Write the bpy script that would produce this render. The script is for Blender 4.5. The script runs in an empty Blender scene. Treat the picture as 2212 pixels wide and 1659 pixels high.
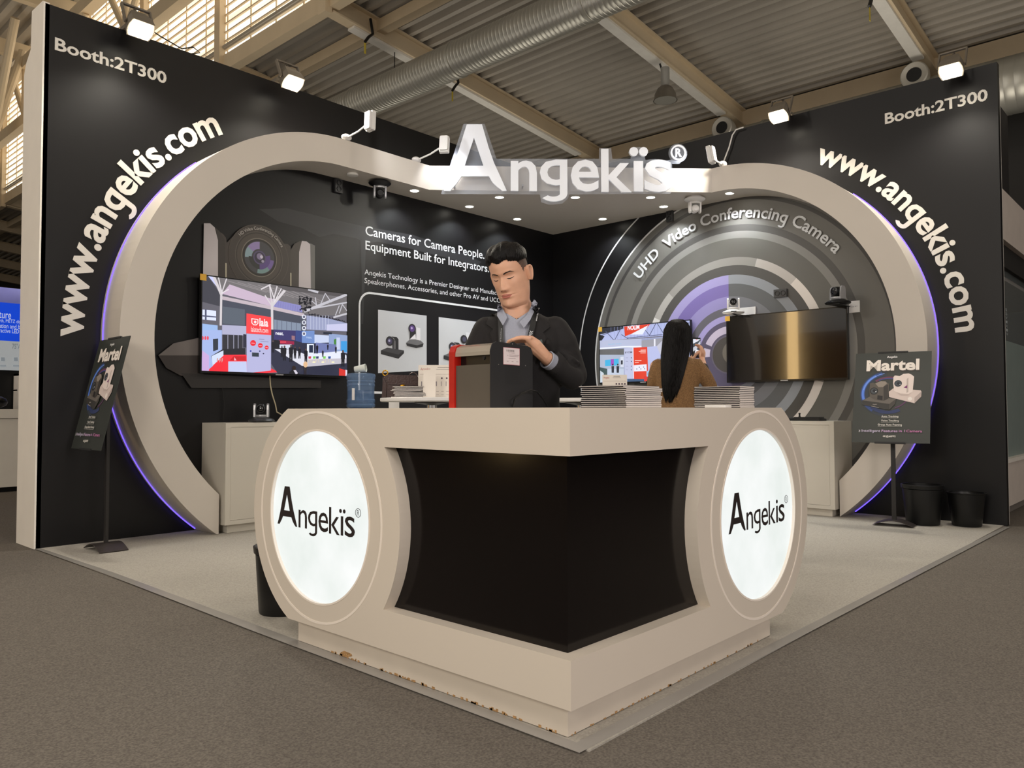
import bpy, bmesh, math, random
from mathutils import Vector, Matrix
PI = math.pi
SC = bpy.context.scene
COL = SC.collection
random.seed(7)

# ------------------------------------------------------------------ camera, world, exposure
CAM_Z, FPX = 1.03, 1675.86
YAW, PITCH, ROLL = 0.739434876, 0.0329481829, -0.00203848
_f = Vector((math.cos(YAW)*math.cos(PITCH), math.sin(YAW)*math.cos(PITCH), math.sin(PITCH)))
_r = Vector((math.sin(YAW), -math.cos(YAW), 0))
_u = _r.cross(_f)
CR = _r*math.cos(ROLL) + _u*math.sin(ROLL)
CU = _u*math.cos(ROLL) - _r*math.sin(ROLL)
CF = _f
cam_d = bpy.data.cameras.new('camera'); cam = bpy.data.objects.new('camera', cam_d); COL.objects.link(cam)
cam.matrix_world = Matrix(((CR.x, CU.x, -CF.x, 0), (CR.y, CU.y, -CF.y, 0), (CR.z, CU.z, -CF.z, CAM_Z), (0, 0, 0, 1)))
cam_d.sensor_width = 36; cam_d.lens = FPX/2212*36; cam_d.clip_start = 0.05; cam_d.clip_end = 200
SC.camera = cam
world = bpy.data.worlds.new('world'); SC.world = world; world.use_nodes = True
_bg = world.node_tree.nodes['Background']
_bg.inputs[0].default_value = (1.0, 0.93, 0.85, 1); _bg.inputs[1].default_value = 0.40
SC.view_settings.view_transform = 'Standard'; SC.view_settings.look = 'None'
SC.view_settings.exposure = 0.2; SC.view_settings.gamma = 1.0
SC.view_settings.use_curve_mapping = False

def light(name, kind, loc, energy, color=(1, 1, 1), target=None, size=0.1, spot=None, blend=0.5, sy=None):
    d = bpy.data.lights.new(name, kind); d.energy = energy; d.color = color
    if kind == 'AREA':
        d.size = size
        if sy: d.shape = 'RECTANGLE'; d.size_y = sy
    elif kind == 'SPOT': d.shadow_soft_size = size; d.spot_size = spot; d.spot_blend = blend
    else: d.shadow_soft_size = size
    o = bpy.data.objects.new(name, d); COL.objects.link(o); o.location = loc
    if target is not None:
        o.rotation_euler = (Vector(target)-Vector(loc)).to_track_quat('-Z', 'Y').to_euler()
    return o

# high bay lighting of the hall, hung in the nave behind and beside the stand
WARM = (1.0, 0.91, 0.80)
for (x, y, e) in ((-3, 2, 150), (1.5, -4, 130), (-4, 9, 110)):
    light('hall_light', 'AREA', (x, y, 9.5), e, WARM, (x+2.2, y+2.0, 0), 1.6)

# added fill lights, unseen behind the viewer, that brighten the counter fronts
light('counter_fill', 'AREA', (-3.2, 0.6, 2.9), 130, (1.0, 0.92, 0.82), (1.9, 2.2, .6), 1.6)
light('counter_fill', 'AREA', (1.2, -4.0, 2.3), 100, (1.0, 0.90, 0.87), (2.6, 1.5, .6), 1.6)
# unseen lights added behind the two walls to brighten the roof from below
for (x, y, e) in ((12.5, 4, 75), (12, 12, 66), (4.5, 13, 50), (11.5, -3, 60), (3, 24, 120)):
    light('roof_fill', 'AREA', (x, y, 3.6), e, (1.0, 0.92, 0.80), (x, y, 9), 3.0)

# ------------------------------------------------------------------ pixel of the 2212x1659 frame -> point on a plane
def ray(px, py): return CF + CR*((px-1106)/FPX) - CU*((py-829.5)/FPX)
def at(px, py, ax, val):
    d = ray(px, py); o = Vector((0, 0, CAM_Z)); return o + d*((val-o[ax])/d[ax])
def onp(px, py, p0, n):
    d = ray(px, py); o = Vector((0, 0, CAM_Z)); return o + d*((Vector(p0)-o).dot(n)/d.dot(n))
def at_depth(px, py, F):
    return Vector((0, 0, CAM_Z)) + ray(px, py)*F

class Frame:
    def __init__(s, o, u, v): s.o = Vector(o); s.u = Vector(u).normalized(); s.v = Vector(v).normalized(); s.w = s.u.cross(s.v)
    def P(s, u, v, w=0): return s.o + s.u*u + s.v*v + s.w*w
    def px(s, x, y):
        p = onp(x, y, s.o, s.w) - s.o; return (p.dot(s.u), p.dot(s.v))

# ------------------------------------------------------------------ materials
def lin(c):
    c = c/255.0
    return c/12.92 if c <= 0.04045 else ((c+0.055)/1.055)**2.4
def L3(c): return (lin(c[0]), lin(c[1]), lin(c[2]), 1)
_mats = {}
def mat(name, rgb, rough=0.5, metal=0.0, emit=0.0, var=0.04, vs=6.0, bump=0.0, bs=60.0, coat=0.0, trans=0.0, ior=1.45, alpha=1.0, stretch=None, spec=0.5):
    if name in _mats: return _mats[name]
    m = bpy.data.materials.new(name); m.use_nodes = True; nt = m.node_tree; b = nt.nodes['Principled BSDF']
    b.inputs['Roughness'].default_value = rough; b.inputs['Metallic'].default_value = metal
    b.inputs['Coat Weight'].default_value = coat; b.inputs['Transmission Weight'].default_value = trans
    b.inputs['IOR'].default_value = ior; b.inputs['Alpha'].default_value = alpha
    b.inputs['Specular IOR Level'].default_value = spec
    tc = nt.nodes.new('ShaderNodeTexCoord'); mp = nt.nodes.new('ShaderNodeMapping'); nt.links.new(tc.outputs['Object'], mp.inputs[0])
    if stretch: mp.inputs['Scale'].default_value = stretch
    nz = nt.nodes.new('ShaderNodeTexNoise'); nz.inputs['Scale'].default_value = vs; nz.inputs['Detail'].default_value = 4
    nt.links.new(mp.outputs[0], nz.inputs['Vector'])
    r = nt.nodes.new('ShaderNodeValToRGB'); c = L3(rgb)
    r.color_ramp.elements[0].position = 0.3; r.color_ramp.elements[1].position = 0.7
    r.color_ramp.elements[0].color = (c[0]*(1-var), c[1]*(1-var), c[2]*(1-var), 1)
    r.color_ramp.elements[1].color = (min(1, c[0]*(1+var)), min(1, c[1]*(1+var)), min(1, c[2]*(1+var)), 1)
    nt.links.new(nz.outputs['Fac'], r.inputs[0]); nt.links.new(r.outputs[0], b.inputs['Base Color'])
    if emit:
        nt.links.new(r.outputs[0], b.inputs['Emission Color']); b.inputs['Emission Strength'].default_value = emit
    if bump:
        n2 = nt.nodes.new('ShaderNodeTexNoise'); n2.inputs['Scale'].default_value = bs; n2.inputs['Detail'].default_value = 3
        nt.links.new(mp.outputs[0], n2.inputs['Vector'])
        bp = nt.nodes.new('ShaderNodeBump'); bp.inputs['Strength'].default_value = bump; bp.inputs['Distance'].default_value = 0.01
        nt.links.new(n2.outputs['Fac'], bp.inputs['Height']); nt.links.new(bp.outputs[0], b.inputs['Normal'])
    _mats[name] = m; return m
def pic_mat(name, emit=0.0, rough=0.45, coat=0.0):
    if name in _mats: return _mats[name]
    m = bpy.data.materials.new(name); m.use_nodes = True; nt = m.node_tree; b = nt.nodes['Principled BSDF']
    a = nt.nodes.new('ShaderNodeAttribute'); a.attribute_name = 'Col'
    b.inputs['Roughness'].default_value = rough; b.inputs['Coat Weight'].default_value = coat
    if emit:
        b.inputs['Base Color'].default_value = (0.01, 0.01, 0.01, 1)
        nt.links.new(a.outputs['Color'], b.inputs['Emission Color']); b.inputs['Emission Strength'].default_value = emit
    else: nt.links.new(a.outputs['Color'], b.inputs['Base Color'])
    _mats[name] = m; return m
def glass(name, rgb, alpha=0.2, rough=0.02):
    return mat(name, rgb, rough, alpha=alpha, var=0.0)

BODY = mat('beige_laminate', (208, 200, 190), 0.42, var=0.015, vs=2)
BLACKW = mat('black_laminate', (11, 10, 12), 0.40, var=0.12, vs=1.2, bump=0.03, bs=14, spec=0.47)
WHITE = mat('white_paint', (246, 240, 230), 0.5, var=0.02)
WHITEP = mat('white_plastic', (226, 224, 222), 0.35, var=0.01)
BLACKP = mat('black_plastic', (20, 20, 21), 0.42, var=0.1)
SILV = mat('silver_plastic', (168, 168, 170), 0.3, metal=0.35, var=0.04)
CHROME = mat('chrome', (205, 205, 205), 0.08, metal=1.0, var=0.02)
LENS = mat('lens_glass', (12, 12, 18), 0.06, var=0.0, coat=1.0)
VINYL = mat('white_vinyl', (232, 230, 226), 0.45, var=0.01)
PICT = pic_mat('printed_graphic'); SCREEN = pic_mat('screen_picture', emit=1.0, rough=0.12)

# ------------------------------------------------------------------ mesh builder
class MB:
    def __init__(s): s.v = []; s.f = []; s.c = []; s.sm = []
    def add(s, vs, fs, col=None, smooth=False):
        n = len(s.v); s.v += [tuple(p) for p in vs]
        for f in fs: s.f.append([n+i for i in f]); s.c.append(col); s.sm.append(smooth)
        return s
    def box(s, x0, x1, y0, y1, z0, z1, col=None):
        vs = [(x, y, z) for x in (x0, x1) for y in (y0, y1) for z in (z0, z1)]
        return s.add(vs, [(0, 1, 3, 2), (4, 6, 7, 5), (0, 4, 5, 1), (2, 3, 7, 6), (0, 2, 6, 4), (1, 5, 7, 3)], col)
    def bbox(s, x0, x1, y0, y1, z0, z1, b=0.006, col=None):      # box with chamfered edges
        bm = bmesh.new(); bmesh.ops.create_cube(bm, size=1)
        for v in bm.verts: v.co = Vector((x0+(v.co.x+.5)*(x1-x0), y0+(v.co.y+.5)*(y1-y0), z0+(v.co.z+.5)*(z1-z0)))
        bmesh.ops.bevel(bm, geom=bm.edges[:], offset=b, segments=2, profile=.5, affect='EDGES')
        bm.verts.index_update(); s.add([v.co.copy() for v in bm.verts], [[v.index for v in f.verts] for f in bm.faces], col, True); bm.free(); return s
    def prism(s, pts, fn, w0, w1, col=None):                    # polygon in (u, v) extruded w0..w1 through fn(u, v, w)
        n = len(pts); vs = [fn(u, v, w1) for u, v in pts] + [fn(u, v, w0) for u, v in pts]
        fs = [list(range(n)), list(range(2*n-1, n-1, -1))] + [[(i+1) % n, i, n+i, n+(i+1) % n] for i in range(n)]
        return s.add(vs, fs, col)
    def ringprism(s, outer, inner, fn, w0, w1, col=None):       # closed band between two equal-length loops
        n = len(outer); vs = [fn(u, v, w1) for u, v in outer] + [fn(u, v, w1) for u, v in inner] + [fn(u, v, w0) for u, v in outer] + [fn(u, v, w0) for u, v in inner]
        fs = []
        for i in range(n):
            j = (i+1) % n
            fs += [[i, j, n+j, n+i], [2*n+j, 2*n+i, 3*n+i, 3*n+j], [j, i, 2*n+i, 2*n+j], [n+i, n+j, 3*n+j, 3*n+i]]
        return s.add(vs, fs, col)
    def bandprism(s, outer, inner, fn, w0, w1, col=None):       # open band
        n = len(outer); vs = [fn(u, v, w1) for u, v in outer] + [fn(u, v, w1) for u, v in inner] + [fn(u, v, w0) for u, v in outer] + [fn(u, v, w0) for u, v in inner]
        fs = []
        for i in range(n-1):
            j = i+1
            fs += [[i, j, n+j, n+i], [2*n+j, 2*n+i, 3*n+i, 3*n+j], [j, i, 2*n+i, 2*n+j], [n+i, n+j, 3*n+j, 3*n+i]]
        fs += [[0, n, 3*n, 2*n], [n-1, 3*n-1, 4*n-1, 2*n-1]]
        return s.add(vs, fs, col)
    def lathe(s, prof, c=(0, 0, 0), ax=(0, 0, 1), n=24, col=None, a0=0, cap=False):
        ax = Vector(ax).normalized(); c = Vector(c)
        t = Vector((1, 0, 0)) if abs(ax.x) < .9 else Vector((0, 1, 0))
        e1 = (t-ax*t.dot(ax)).normalized(); e2 = ax.cross(e1); vs = []; m = len(prof)
        for k in range(n):
            a = a0+2*PI*k/n; d = e1*math.cos(a)+e2*math.sin(a)
            for r, h in prof: vs.append(c+ax*h+d*r)
        fs = [[k*m+i, ((k+1) % n)*m+i, ((k+1) % n)*m+i+1, k*m+i+1] for k in range(n) for i in range(m-1)]
        if cap and prof[0][0] > 1e-5: fs.append([k*m for k in range(n)][::-1])
        if cap and prof[-1][0] > 1e-5: fs.append([k*m+m-1 for k in range(n)])
        return s.add(vs, fs, col, True)
    def cyl(s, p0, p1, r0, r1=None, n=16, col=None):
        r1 = r0 if r1 is None else r1; p0 = Vector(p0); p1 = Vector(p1); d = p1-p0
        return s.lathe([(r0, 0), (r1, d.length)], p0, d, n, col, cap=True)
    def sphere(s, c, r, sc=(1, 1, 1), n=16, col=None):
        m = n//2; vs = []; fs = []
        for i in range(m+1):
            for k in range(n):
                t = PI*i/m; a = 2*PI*k/n
                vs.append((c[0]+r*sc[0]*math.sin(t)*math.cos(a), c[1]+r*sc[1]*math.sin(t)*math.sin(a), c[2]+r*sc[2]*math.cos(t)))
        for i in range(m):
            for k in range(n): fs.append([i*n+k, (i+1)*n+k, (i+1)*n+(k+1) % n, i*n+(k+1) % n])
        return s.add(vs, fs, col, True)
    def tube(s, pts, r, n=10, col=None):
        pts = [Vector(p) for p in pts]; rs = r if isinstance(r, (list, tuple)) else [r]*len(pts); vs = []; prev = None
        for i, p in enumerate(pts):
            d = (pts[min(i+1, len(pts)-1)]-pts[max(i-1, 0)]).normalized()
            if prev is None:
                t = Vector((0, 0, 1)) if abs(d.z) < .9 else Vector((1, 0, 0)); e1 = (t-d*t.dot(d)).normalized()
            else: e1 = (prev-d*prev.dot(d)).normalized()
            prev = e1; e2 = d.cross(e1)
            for k in range(n):
                a = 2*PI*k/n; vs.append(p+(e1*math.cos(a)+e2*math.sin(a))*rs[i])
        fs = [[i*n+k, i*n+(k+1) % n, (i+1)*n+(k+1) % n, (i+1)*n+k] for i in range(len(pts)-1) for k in range(n)]
        fs += [list(range(n))[::-1], [(len(pts)-1)*n+k for k in range(n)]]
        return s.add(vs, fs, col, True)
    def bar(s, p0, p1, w, h, up=(0, 0, 1), col=None):           # rectangular bar
        p0 = Vector(p0); p1 = Vector(p1); d = (p1-p0).normalized(); up = Vector(up)
        sd = d.cross(up).normalized(); u2 = sd.cross(d)
        vs = [p+sd*a*w/2+u2*b*h/2 for p in (p0, p1) for a in (-1, 1) for b in (-1, 1)]
        return s.add(vs, [(0, 1, 3, 2), (4, 6, 7, 5), (0, 4, 5, 1), (2, 3, 7, 6), (0, 2, 6, 4), (1, 5, 7, 3)], col)
    def extend(s, o, M=None):
        n = len(s.v); s.v += [tuple(M @ Vector(p)) if M is not None else p for p in o.v]
        s.f += [[n+i for i in f] for f in o.f]; s.c += o.c; s.sm += o.sm; return s

def wmat(o):
    M = o.matrix_basis.copy()
    while o.parent: o = o.parent; M = o.matrix_basis @ M
    return M
def mesh_from(mb, name, M=None, fix=True):
    me = bpy.data.meshes.new(name)
    vs = [tuple(M @ Vector(p)) for p in mb.v] if M is not None else mb.v
    me.from_pydata(vs, [], mb.f)
    if any(c is not None for c in mb.c):
        ca = me.color_attributes.new('Col', 'FLOAT_COLOR', 'CORNER'); i = 0
        buf = []
        for f, c in zip(mb.f, mb.c):
            cc = L3(c) if c is not None else (.5, .5, .5, 1)
            buf += list(cc)*len(f)
        ca.data.foreach_set('color', buf)
    me.polygons.foreach_set('use_smooth', mb.sm)
    if fix:
        bm = bmesh.new(); bm.from_mesh(me); bmesh.ops.recalc_face_normals(bm, faces=bm.faces[:]); bm.to_mesh(me); bm.free()
    if any(mb.sm):
        try: me.set_sharp_from_angle(angle=0.6)
        except Exception: pass
    me.update(); return me
def part(name, mb, m, parent=None, world=True, label=None, fix=True):
    M = wmat(parent).inverted() if (parent is not None and world) else None
    me = mesh_from(mb, name, M, fix); me.materials.append(m)
    o = bpy.data.objects.new(name, me); COL.objects.link(o)
    if parent is not None: o.parent = parent
    if label: o['label'] = label
    return o
def thing(name, label, cat, loc=(0, 0, 0), rz=0, group=None):
    o = bpy.data.objects.new(name, None); COL.objects.link(o); o.location = loc; o.rotation_euler = (0, 0, rz)
    o.empty_display_size = 0.1; o['label'] = label; o['category'] = cat
    if group: o['group'] = group
    return o
def tag(o, label, cat, group=None):
    o['label'] = label; o['category'] = cat
    if group: o['group'] = group
    return o
def struct(name, mb, m, label=None, fix=True):
    o = part(name, mb, m, fix=fix); o['kind'] = 'structure'
    if label: o['label'] = label
    return o
def dup(root, loc, rz=None, label=None, group=None):
    def cp(o, par):
        c = o.copy(); COL.objects.link(c); c.parent = par
        for ch in [k for k in bpy.data.objects if k.parent == o and k != c]: cp(ch, c)
        return c
    r = cp(root, None); r.location = loc
    if rz is not None: r.rotation_euler = (0, 0, rz)
    if label: r['label'] = label
    if group: r['group'] = group
    return r

# ------------------------------------------------------------------ lettering
_gc = {}
def glyphs(s, bold=0.0, res=3):
    key = (s, bold)
    if key in _gc: return _gc[key]
    if 'g' in s: _gc[key] = round_g(s, bold); return _gc[key]
    c = bpy.data.curves.new('lettering', 'FONT'); c.body = s; c.size = 1.0; c.offset = bold; c.resolution_u = res
    o = bpy.data.objects.new('lettering', c); me = o.to_mesh()
    vs = [(v.co.x, v.co.y) for v in me.vertices]; fs = [list(p.vertices) for p in me.polygons]
    o.to_mesh_clear(); bpy.data.objects.remove(o); bpy.data.curves.remove(c)
    _gc[key] = (vs, fs); return vs, fs
def round_g(s, bold):
    """lettering with single-storey g: the q of the font with its tail bent into a hook"""
    vs, fs = glyphs(s.replace('g', 'q'), bold); vs = list(vs); fs = [list(f) for f in fs]
    q, _ = glyphs('q', bold); y0 = min(p[1] for p in q); st = [p[0] for p in q if p[1] < y0+.02]; t = max(st)-min(st); w = max(p[0] for p in q)-min(p[0] for p in q)
    r = w*.50; yc = y0+.07
    for i, ch in enumerate(s):
        if ch != 'g': continue
        pv, _ = glyphs(s.replace('g', 'q')[:i+1], bold); xr = max(p[0] for p in pv)
        vs = [(x, max(y, yc)) if (xr-t*1.6 < x < xr+.01 and y < -.02) else (x, y) for x, y in vs]
        n = 14; b = len(vs)
        for k in range(n+1):
            a = -PI*.80*k/n; tt = t*(1-.12*k/n)
            vs += [(xr-r+r*math.cos(a), yc+r*.72*math.sin(a)), (xr-r+(r-tt)*math.cos(a), yc+(r*.72-tt*.85)*math.sin(a))]
        fs += [[b+2*k, b+2*k+1, b+2*k+3, b+2*k+2][::-1] for k in range(n)]
    return vs, fs
def tx(mb, s, fr, quad=None, bold=0.0, w=0.002, depth=0.0, col=None, fn=None, box=None):
    """lettering s fitted to box=(u0,u1,v0,v1) of frame fr (or bent through fn)"""
    vs, fs = glyphs(s, bold)
    if not vs: return mb
    x0 = min(p[0] for p in vs); x1 = max(p[0] for p in vs); y0 = min(p[1] for p in vs); y1 = max(p[1] for p in vs)
    if fn: P2 = [fn((x-x0)/(x1-x0), y) for x, y in vs]
    else:
        u0, u1, v0, v1 = box
        P2 = [(u0+(x-x0)/(x1-x0)*(u1-u0), v0+(y-y0)/(y1-y0)*(v1-v0)) for x, y in vs]
    n = len(P2)
    if depth <= 0: return mb.add([fr.P(u, v, w) for u, v in P2], fs, col)
    V2 = [fr.P(u, v, w+depth) for u, v in P2] + [fr.P(u, v, w) for u, v in P2]
    F2 = [list(f) for f in fs] + [[n+i for i in reversed(f)] for f in fs]
    cnt = {}
    for f in fs:
        for a, b in zip(f, f[1:]+f[:1]):
            cnt[(a, b)] = 1
    for (a, b) in cnt:
        if (b, a) not in cnt: F2.append([b, a, n+a, n+b])
    return mb.add(V2, F2, col)
def arc_tx(mb, s, fr, c, r, a0, a1, size, bold=0.0, w=0.002, depth=0.0, col=None, flip=False):
    """letters standing outward from a circle, running clockwise from angle a0 to a1 (radians)"""
    def fn(t, y):
        a = a0+(a1-a0)*t; rr = r+y*size
        return (c[0]+rr*math.cos(a), c[1]+rr*math.sin(a))
    return tx(mb, s, fr, bold=bold, w=w, depth=depth, col=col, fn=fn)
class Pic:
    """flat printed or displayed picture: coloured shapes lying on one plane"""
    def __init__(s, fr, w=0.002, st=0.0004): s.fr = fr; s.w = w; s.st = st; s.mb = MB()
    def poly(s, pts, col, px=True):
        P2 = [s.fr.px(*p) for p in pts] if px else pts
        s.w += s.st; s.mb.add([s.fr.P(u, v, s.w) for u, v in P2], [list(range(len(P2)))], col)
    def line(s, pts, t, col, px=True):
        P2 = [Vector(s.fr.px(*p)) for p in pts] if px else [Vector(p) for p in pts]
        s.w += s.st*.5
        for a, b in zip(P2, P2[1:]):
            d = (b-a).normalized(); n = Vector((-d.y, d.x))*t/2
            s.mb.add([s.fr.P(q.x, q.y, s.w) for q in (a-n, b-n, b+n, a+n)], [[0, 1, 2, 3]], col)
    def disc(s, c, r, col, ry=None, n=48, a0=0, a1=2*PI, r0=0):
        ry = ry or r; s.w += s.st; m = n if a1-a0 > 6.2 else n+1
        an = [a0+(a1-a0)*k/n for k in range(m)]
        out = [(c[0]+r*math.cos(a), c[1]+ry*math.sin(a)) for a in an]
        if r0:
            k0 = r0/r; inn = [(c[0]+r0*math.cos(a), c[1]+ry*k0*math.sin(a)) for a in an]
            vs = [s.fr.P(u, v, s.w) for u, v in out+inn]; fs = []
            for i in range(m if a1-a0 > 6.2 else m-1):
                j = (i+1) % m; fs.append([i, j, m+j, m+i])
            s.mb.add(vs, fs, col)
        else:
            if a1-a0 < 6.2: out.append(c)
            s.mb.add([s.fr.P(u, v, s.w) for u, v in out], [list(range(len(out)))], col)
    def text(s, t, col, p=None, box=None, bold=0.0):
        """p = (x0,y0,x1,y1): photo pixels of the lower left and upper right corners"""
        if p:
            a = s.fr.px(p[0], p[1]); b = s.fr.px(p[2], p[3]); box = (a[0], b[0], a[1], b[1])
        s.w += s.st; tx(s.mb, t, s.fr, box=box, bold=bold, w=s.w, col=col)
def arcpts(c, r, a0, a1, n): return [(c[0]+r*math.cos(a0+(a1-a0)*i/(n-1)), c[1]+r*math.sin(a0+(a1-a0)*i/(n-1))) for i in range(n)]
# ------------------------------------------------------------------ stand dimensions
YL, XR, X0, Y0, HW = 6.53, 7.98, 1.90, 1.40, 4.13
YF, XF, ZC, RO, RI = 6.15, 7.58, 1.605, 2.02, 1.76
LCX, RCY = 4.35, 3.93
ZS, ZT = ZC+RI, ZC+RO
LW = Frame((0, YL, 0), (1, 0, 0), (0, 0, 1))           # left wall face, u = X
RW = Frame((XR, 0, 0), (0, -1, 0), (0, 0, 1))          # right wall face, u = -Y

CARPET = mat('hall_carpet', (110, 104, 97), 0.95, var=0.30, vs=130, bump=0.25, bs=420, spec=0.1)
CARPET2 = mat('stand_carpet', (170, 165, 156), 0.95, var=0.16, vs=110, bump=0.22, bs=420, spec=0.1)
TAPE = mat('clear_tape', (176, 172, 166), 0.22, var=0.03, alpha=0.75)
STEELP = mat('cream_steel', (214, 196, 166), 0.55, var=0.04, vs=2)
DECK = mat('roof_sheet', (172, 166, 156), 0.45, var=0.06, vs=1.0, metal=0.2)
DARKH = mat('dark_hall_wall', (46, 44, 42), 0.7, var=0.1, vs=.5)

struct('floor', MB().box(-20, 40, -20, 50, -0.06, -0.003), CARPET)
tag(part('stand_carpet', MB().box(X0+.01, XR, Y0+.03, YL, -0.003, 0.003), CARPET2), 'lighter grey needle-felt carpet covering the corner stand', 'carpet')
tp = MB().prism([(1.925, 1.49), (1.94, 3.4), (1.955, 5.2), (1.93, 6.52), (1.895, 6.52), (1.905, 5.2), (1.88, 3.4), (1.875, 1.44)], lambda u, v, w: (u, v, w), 0.003, 0.0045)
tag(part('floor_tape', tp, TAPE), 'clear carpet tape running along the left edge of the stand carpet', 'tape')
tp = MB().prism([(1.875, 1.44), (4.6, 1.41), (7.9, 1.37), (7.9, 1.41), (4.6, 1.46), (1.925, 1.49)], lambda u, v, w: (u, v, w), 0.003, 0.0045)
tag(part('floor_tape', tp, TAPE), 'clear carpet tape running along the right edge of the stand carpet', 'tape')

wl = struct('wall_left', MB().box(X0, XR+.08, YL, YL+.08, 0, HW), BLACKW)
wr = struct('wall_right', MB().box(XR, XR+.08, Y0, YL, 0, HW-.0), BLACKW)
# white side fins that close the wall ends
fin = [(YL, 0), (6.955, 0), (6.975, 3.70), (6.93, 3.78), (6.82, 3.86), (6.81, 4.16), (6.55, 4.15), (YL, 4.14)]
part('end_panel', MB().prism(fin, lambda u, v, w: (w, u, v), X0-.012, X0+.03), WHITE, wl, label='white end panel')
part('end_panel', MB().box(XR+.081, XR+.118, Y0+.004, Y0+.5, 0, 4.02), WHITE, wr, label='white end strip')
for (x0, nm) in ((3.12, wl), (5.56, wl)):
    pass

# ---- curved portal bands (local: centre of the circle at u = 0)
def band(tail, cut):
    o = arcpts((0, ZC), RO, PI/2, PI+math.asin(ZC/RO)-.004, 72)
    i = arcpts((0, ZC), RI, PI/2, PI+math.acos(cut/RI), 64)
    lx, lz = i[-1]; i += [(lx, lz*(1-k/8)+0.006*k/8) for k in range(1, 9)]
    return [(tail, ZT)]+o, [(tail, ZS)]+i
FL = lambda d: (lambda u, v, w: (LCX+u, YF+w, max(v, .0045)))
pl = thing('portal_frame', 'beige curved portal band standing against the left black wall', 'portal', (LCX, YF, 0))
o, i = band(1.10, 1.215)
part('band', MB().bandprism(o, i, FL(0), YL-YF-.001, 0), BODY, pl)
LED = mat('purple_led', (110, 84, 255), 0.4, emit=1.6, var=0)
la = arcpts((0, ZC), RO+.004, PI*0.72, PI+math.asin(ZC/RO)-.02, 60)
part('led_strip', MB().tube([(LCX+u, YL-.055, v) for u, v in la], 0.0045, 6), LED, pl, label='purple glowing light strip')
pr = thing('portal_frame', 'beige curved portal band standing against the right black wall', 'portal', (XF, RCY, 0))
o, i = band(.06, 1.235)
part('band', MB().bandprism(o, i, lambda u, v, w: (XF+w, RCY+u, max(v, .0045)), XR-XF-.001, 0), BODY, pr)
part('led_strip', MB().tube([(XR-.055, RCY+u, v) for u, v in la], 0.0045, 6), LED, pr, label='purple glowing light strip')

# ---- canopy joining both bands
cn = thing('canopy', 'beige canopy roof bridging the corner behind the raised sign', 'canopy', (6.8, 5.5, ZS))
slab = [(5.45, YF), (XF, 3.99), (XR, 3.99), (XR, YL), (5.45, YL)]
part('slab', MB().prism(slab, lambda u, v, w: (u, v, w), ZS, ZT), BODY, cn)
SPOTM = mat('lamp_glow', (255, 250, 235), 0.4, emit=14, var=0)
RIMM = mat('lamp_rim', (230, 228, 222), 0.4, var=0)
dl = [(5.36, 6.29), (6.21, 6.32), (7.02, 6.31), (6.16, 5.80), (6.73, 5.19), (7.73, 5.54), (7.295, 4.58), (7.73, 4.68), (7.735, 3.86)]
where = ['leftmost lit downlight, beside the black hanging camera', 'lit downlight close to the left wall, second from the left', 'lit downlight by the left wall nearest the back corner', 'lit downlight under the letter A of the sign', 'lit downlight under the middle of the sign', 'lit downlight by the right wall nearest the back corner', 'lit downlight under the last letters of the sign', 'lit downlight by the right wall just left of the white hanging camera', 'rightmost lit downlight, in the right portal band']
for (x, y), lab in zip(dl, where):
    t = thing('downlight', lab, 'downlight', (x, y, ZS), group='downlights in the canopy')
    part('rim', MB().lathe([(.046, -.004), (.055, -.004), (.058, .0), (.046, .0), (.046, -.004)], (x, y, ZS), n=24), RIMM, t)
    part('lens', MB().lathe([(.0, -.003), (.046, -.003), (.046, .001), (0, .001)], (x, y, ZS), n=20), SPOTM, t)
    light('downlight_beam', 'SPOT', (x, y, ZS-.02), 34, (0.92, 0.97, 1.0), (x, y, 0), 0.03, math.radians(125), 0.7)
t = thing('downlight', 'unlit white recessed downlight in the left portal band', 'downlight', (4.56, 6.29, 3.355))
part('rim', MB().lathe([(.0, -.0), (.048, -.003), (.055, .0), (.055, .02), (0, .02)], (4.56, 6.29, ZS-.017), n=24), RIMM, t)

# ------------------------------------------------------------------ wall lettering and graphics
def xh(): 
    vs, _ = glyphs('x'); return max(p[1] for p in vs)
XH = xh()
LET = mat('raised_letters', (226, 222, 214), 0.5, var=0.01)
m = MB(); arc_tx(m, 'www.angekis.com', LW, (LCX, ZC), 2.155, math.radians(180.2), math.radians(118.4), .145/XH, bold=.025, w=.001, depth=.004)
part('lettering', m, LET, wl, label='white curved web address', fix=False)
m = MB(); arc_tx(m, 'www.angekis.com', RW, (-RCY, ZC), 2.165, math.radians(65.6), math.radians(3.2), .140/XH, bold=.025, w=.001, depth=.004)
part('lettering', m, LET, wr, label='white curved web address', fix=False)
a = LW.px(118, 108); b = LW.px(359, 181); c_ = LW.px(118, 80)
m = MB(); tx(m, 'Booth:2T300', LW, box=(a[0], b[0], a[1], c_[1]), bold=.022, w=.001, depth=.004)
part('lettering', m, LET, wl, label='white stand number', fix=False)
a = RW.px(1912, 269); b = RW.px(2134, 221); c_ = RW.px(1912, 245)
m = MB(); tx(m, 'Booth:2T300', RW, box=(a[0], b[0], a[1], c_[1]), bold=.022, w=.001, depth=.004)
part('lettering', m, LET, wr, label='white stand number', fix=False)

# left wall print: slogan and a large camera
p = Pic(LW, .0015)
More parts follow.
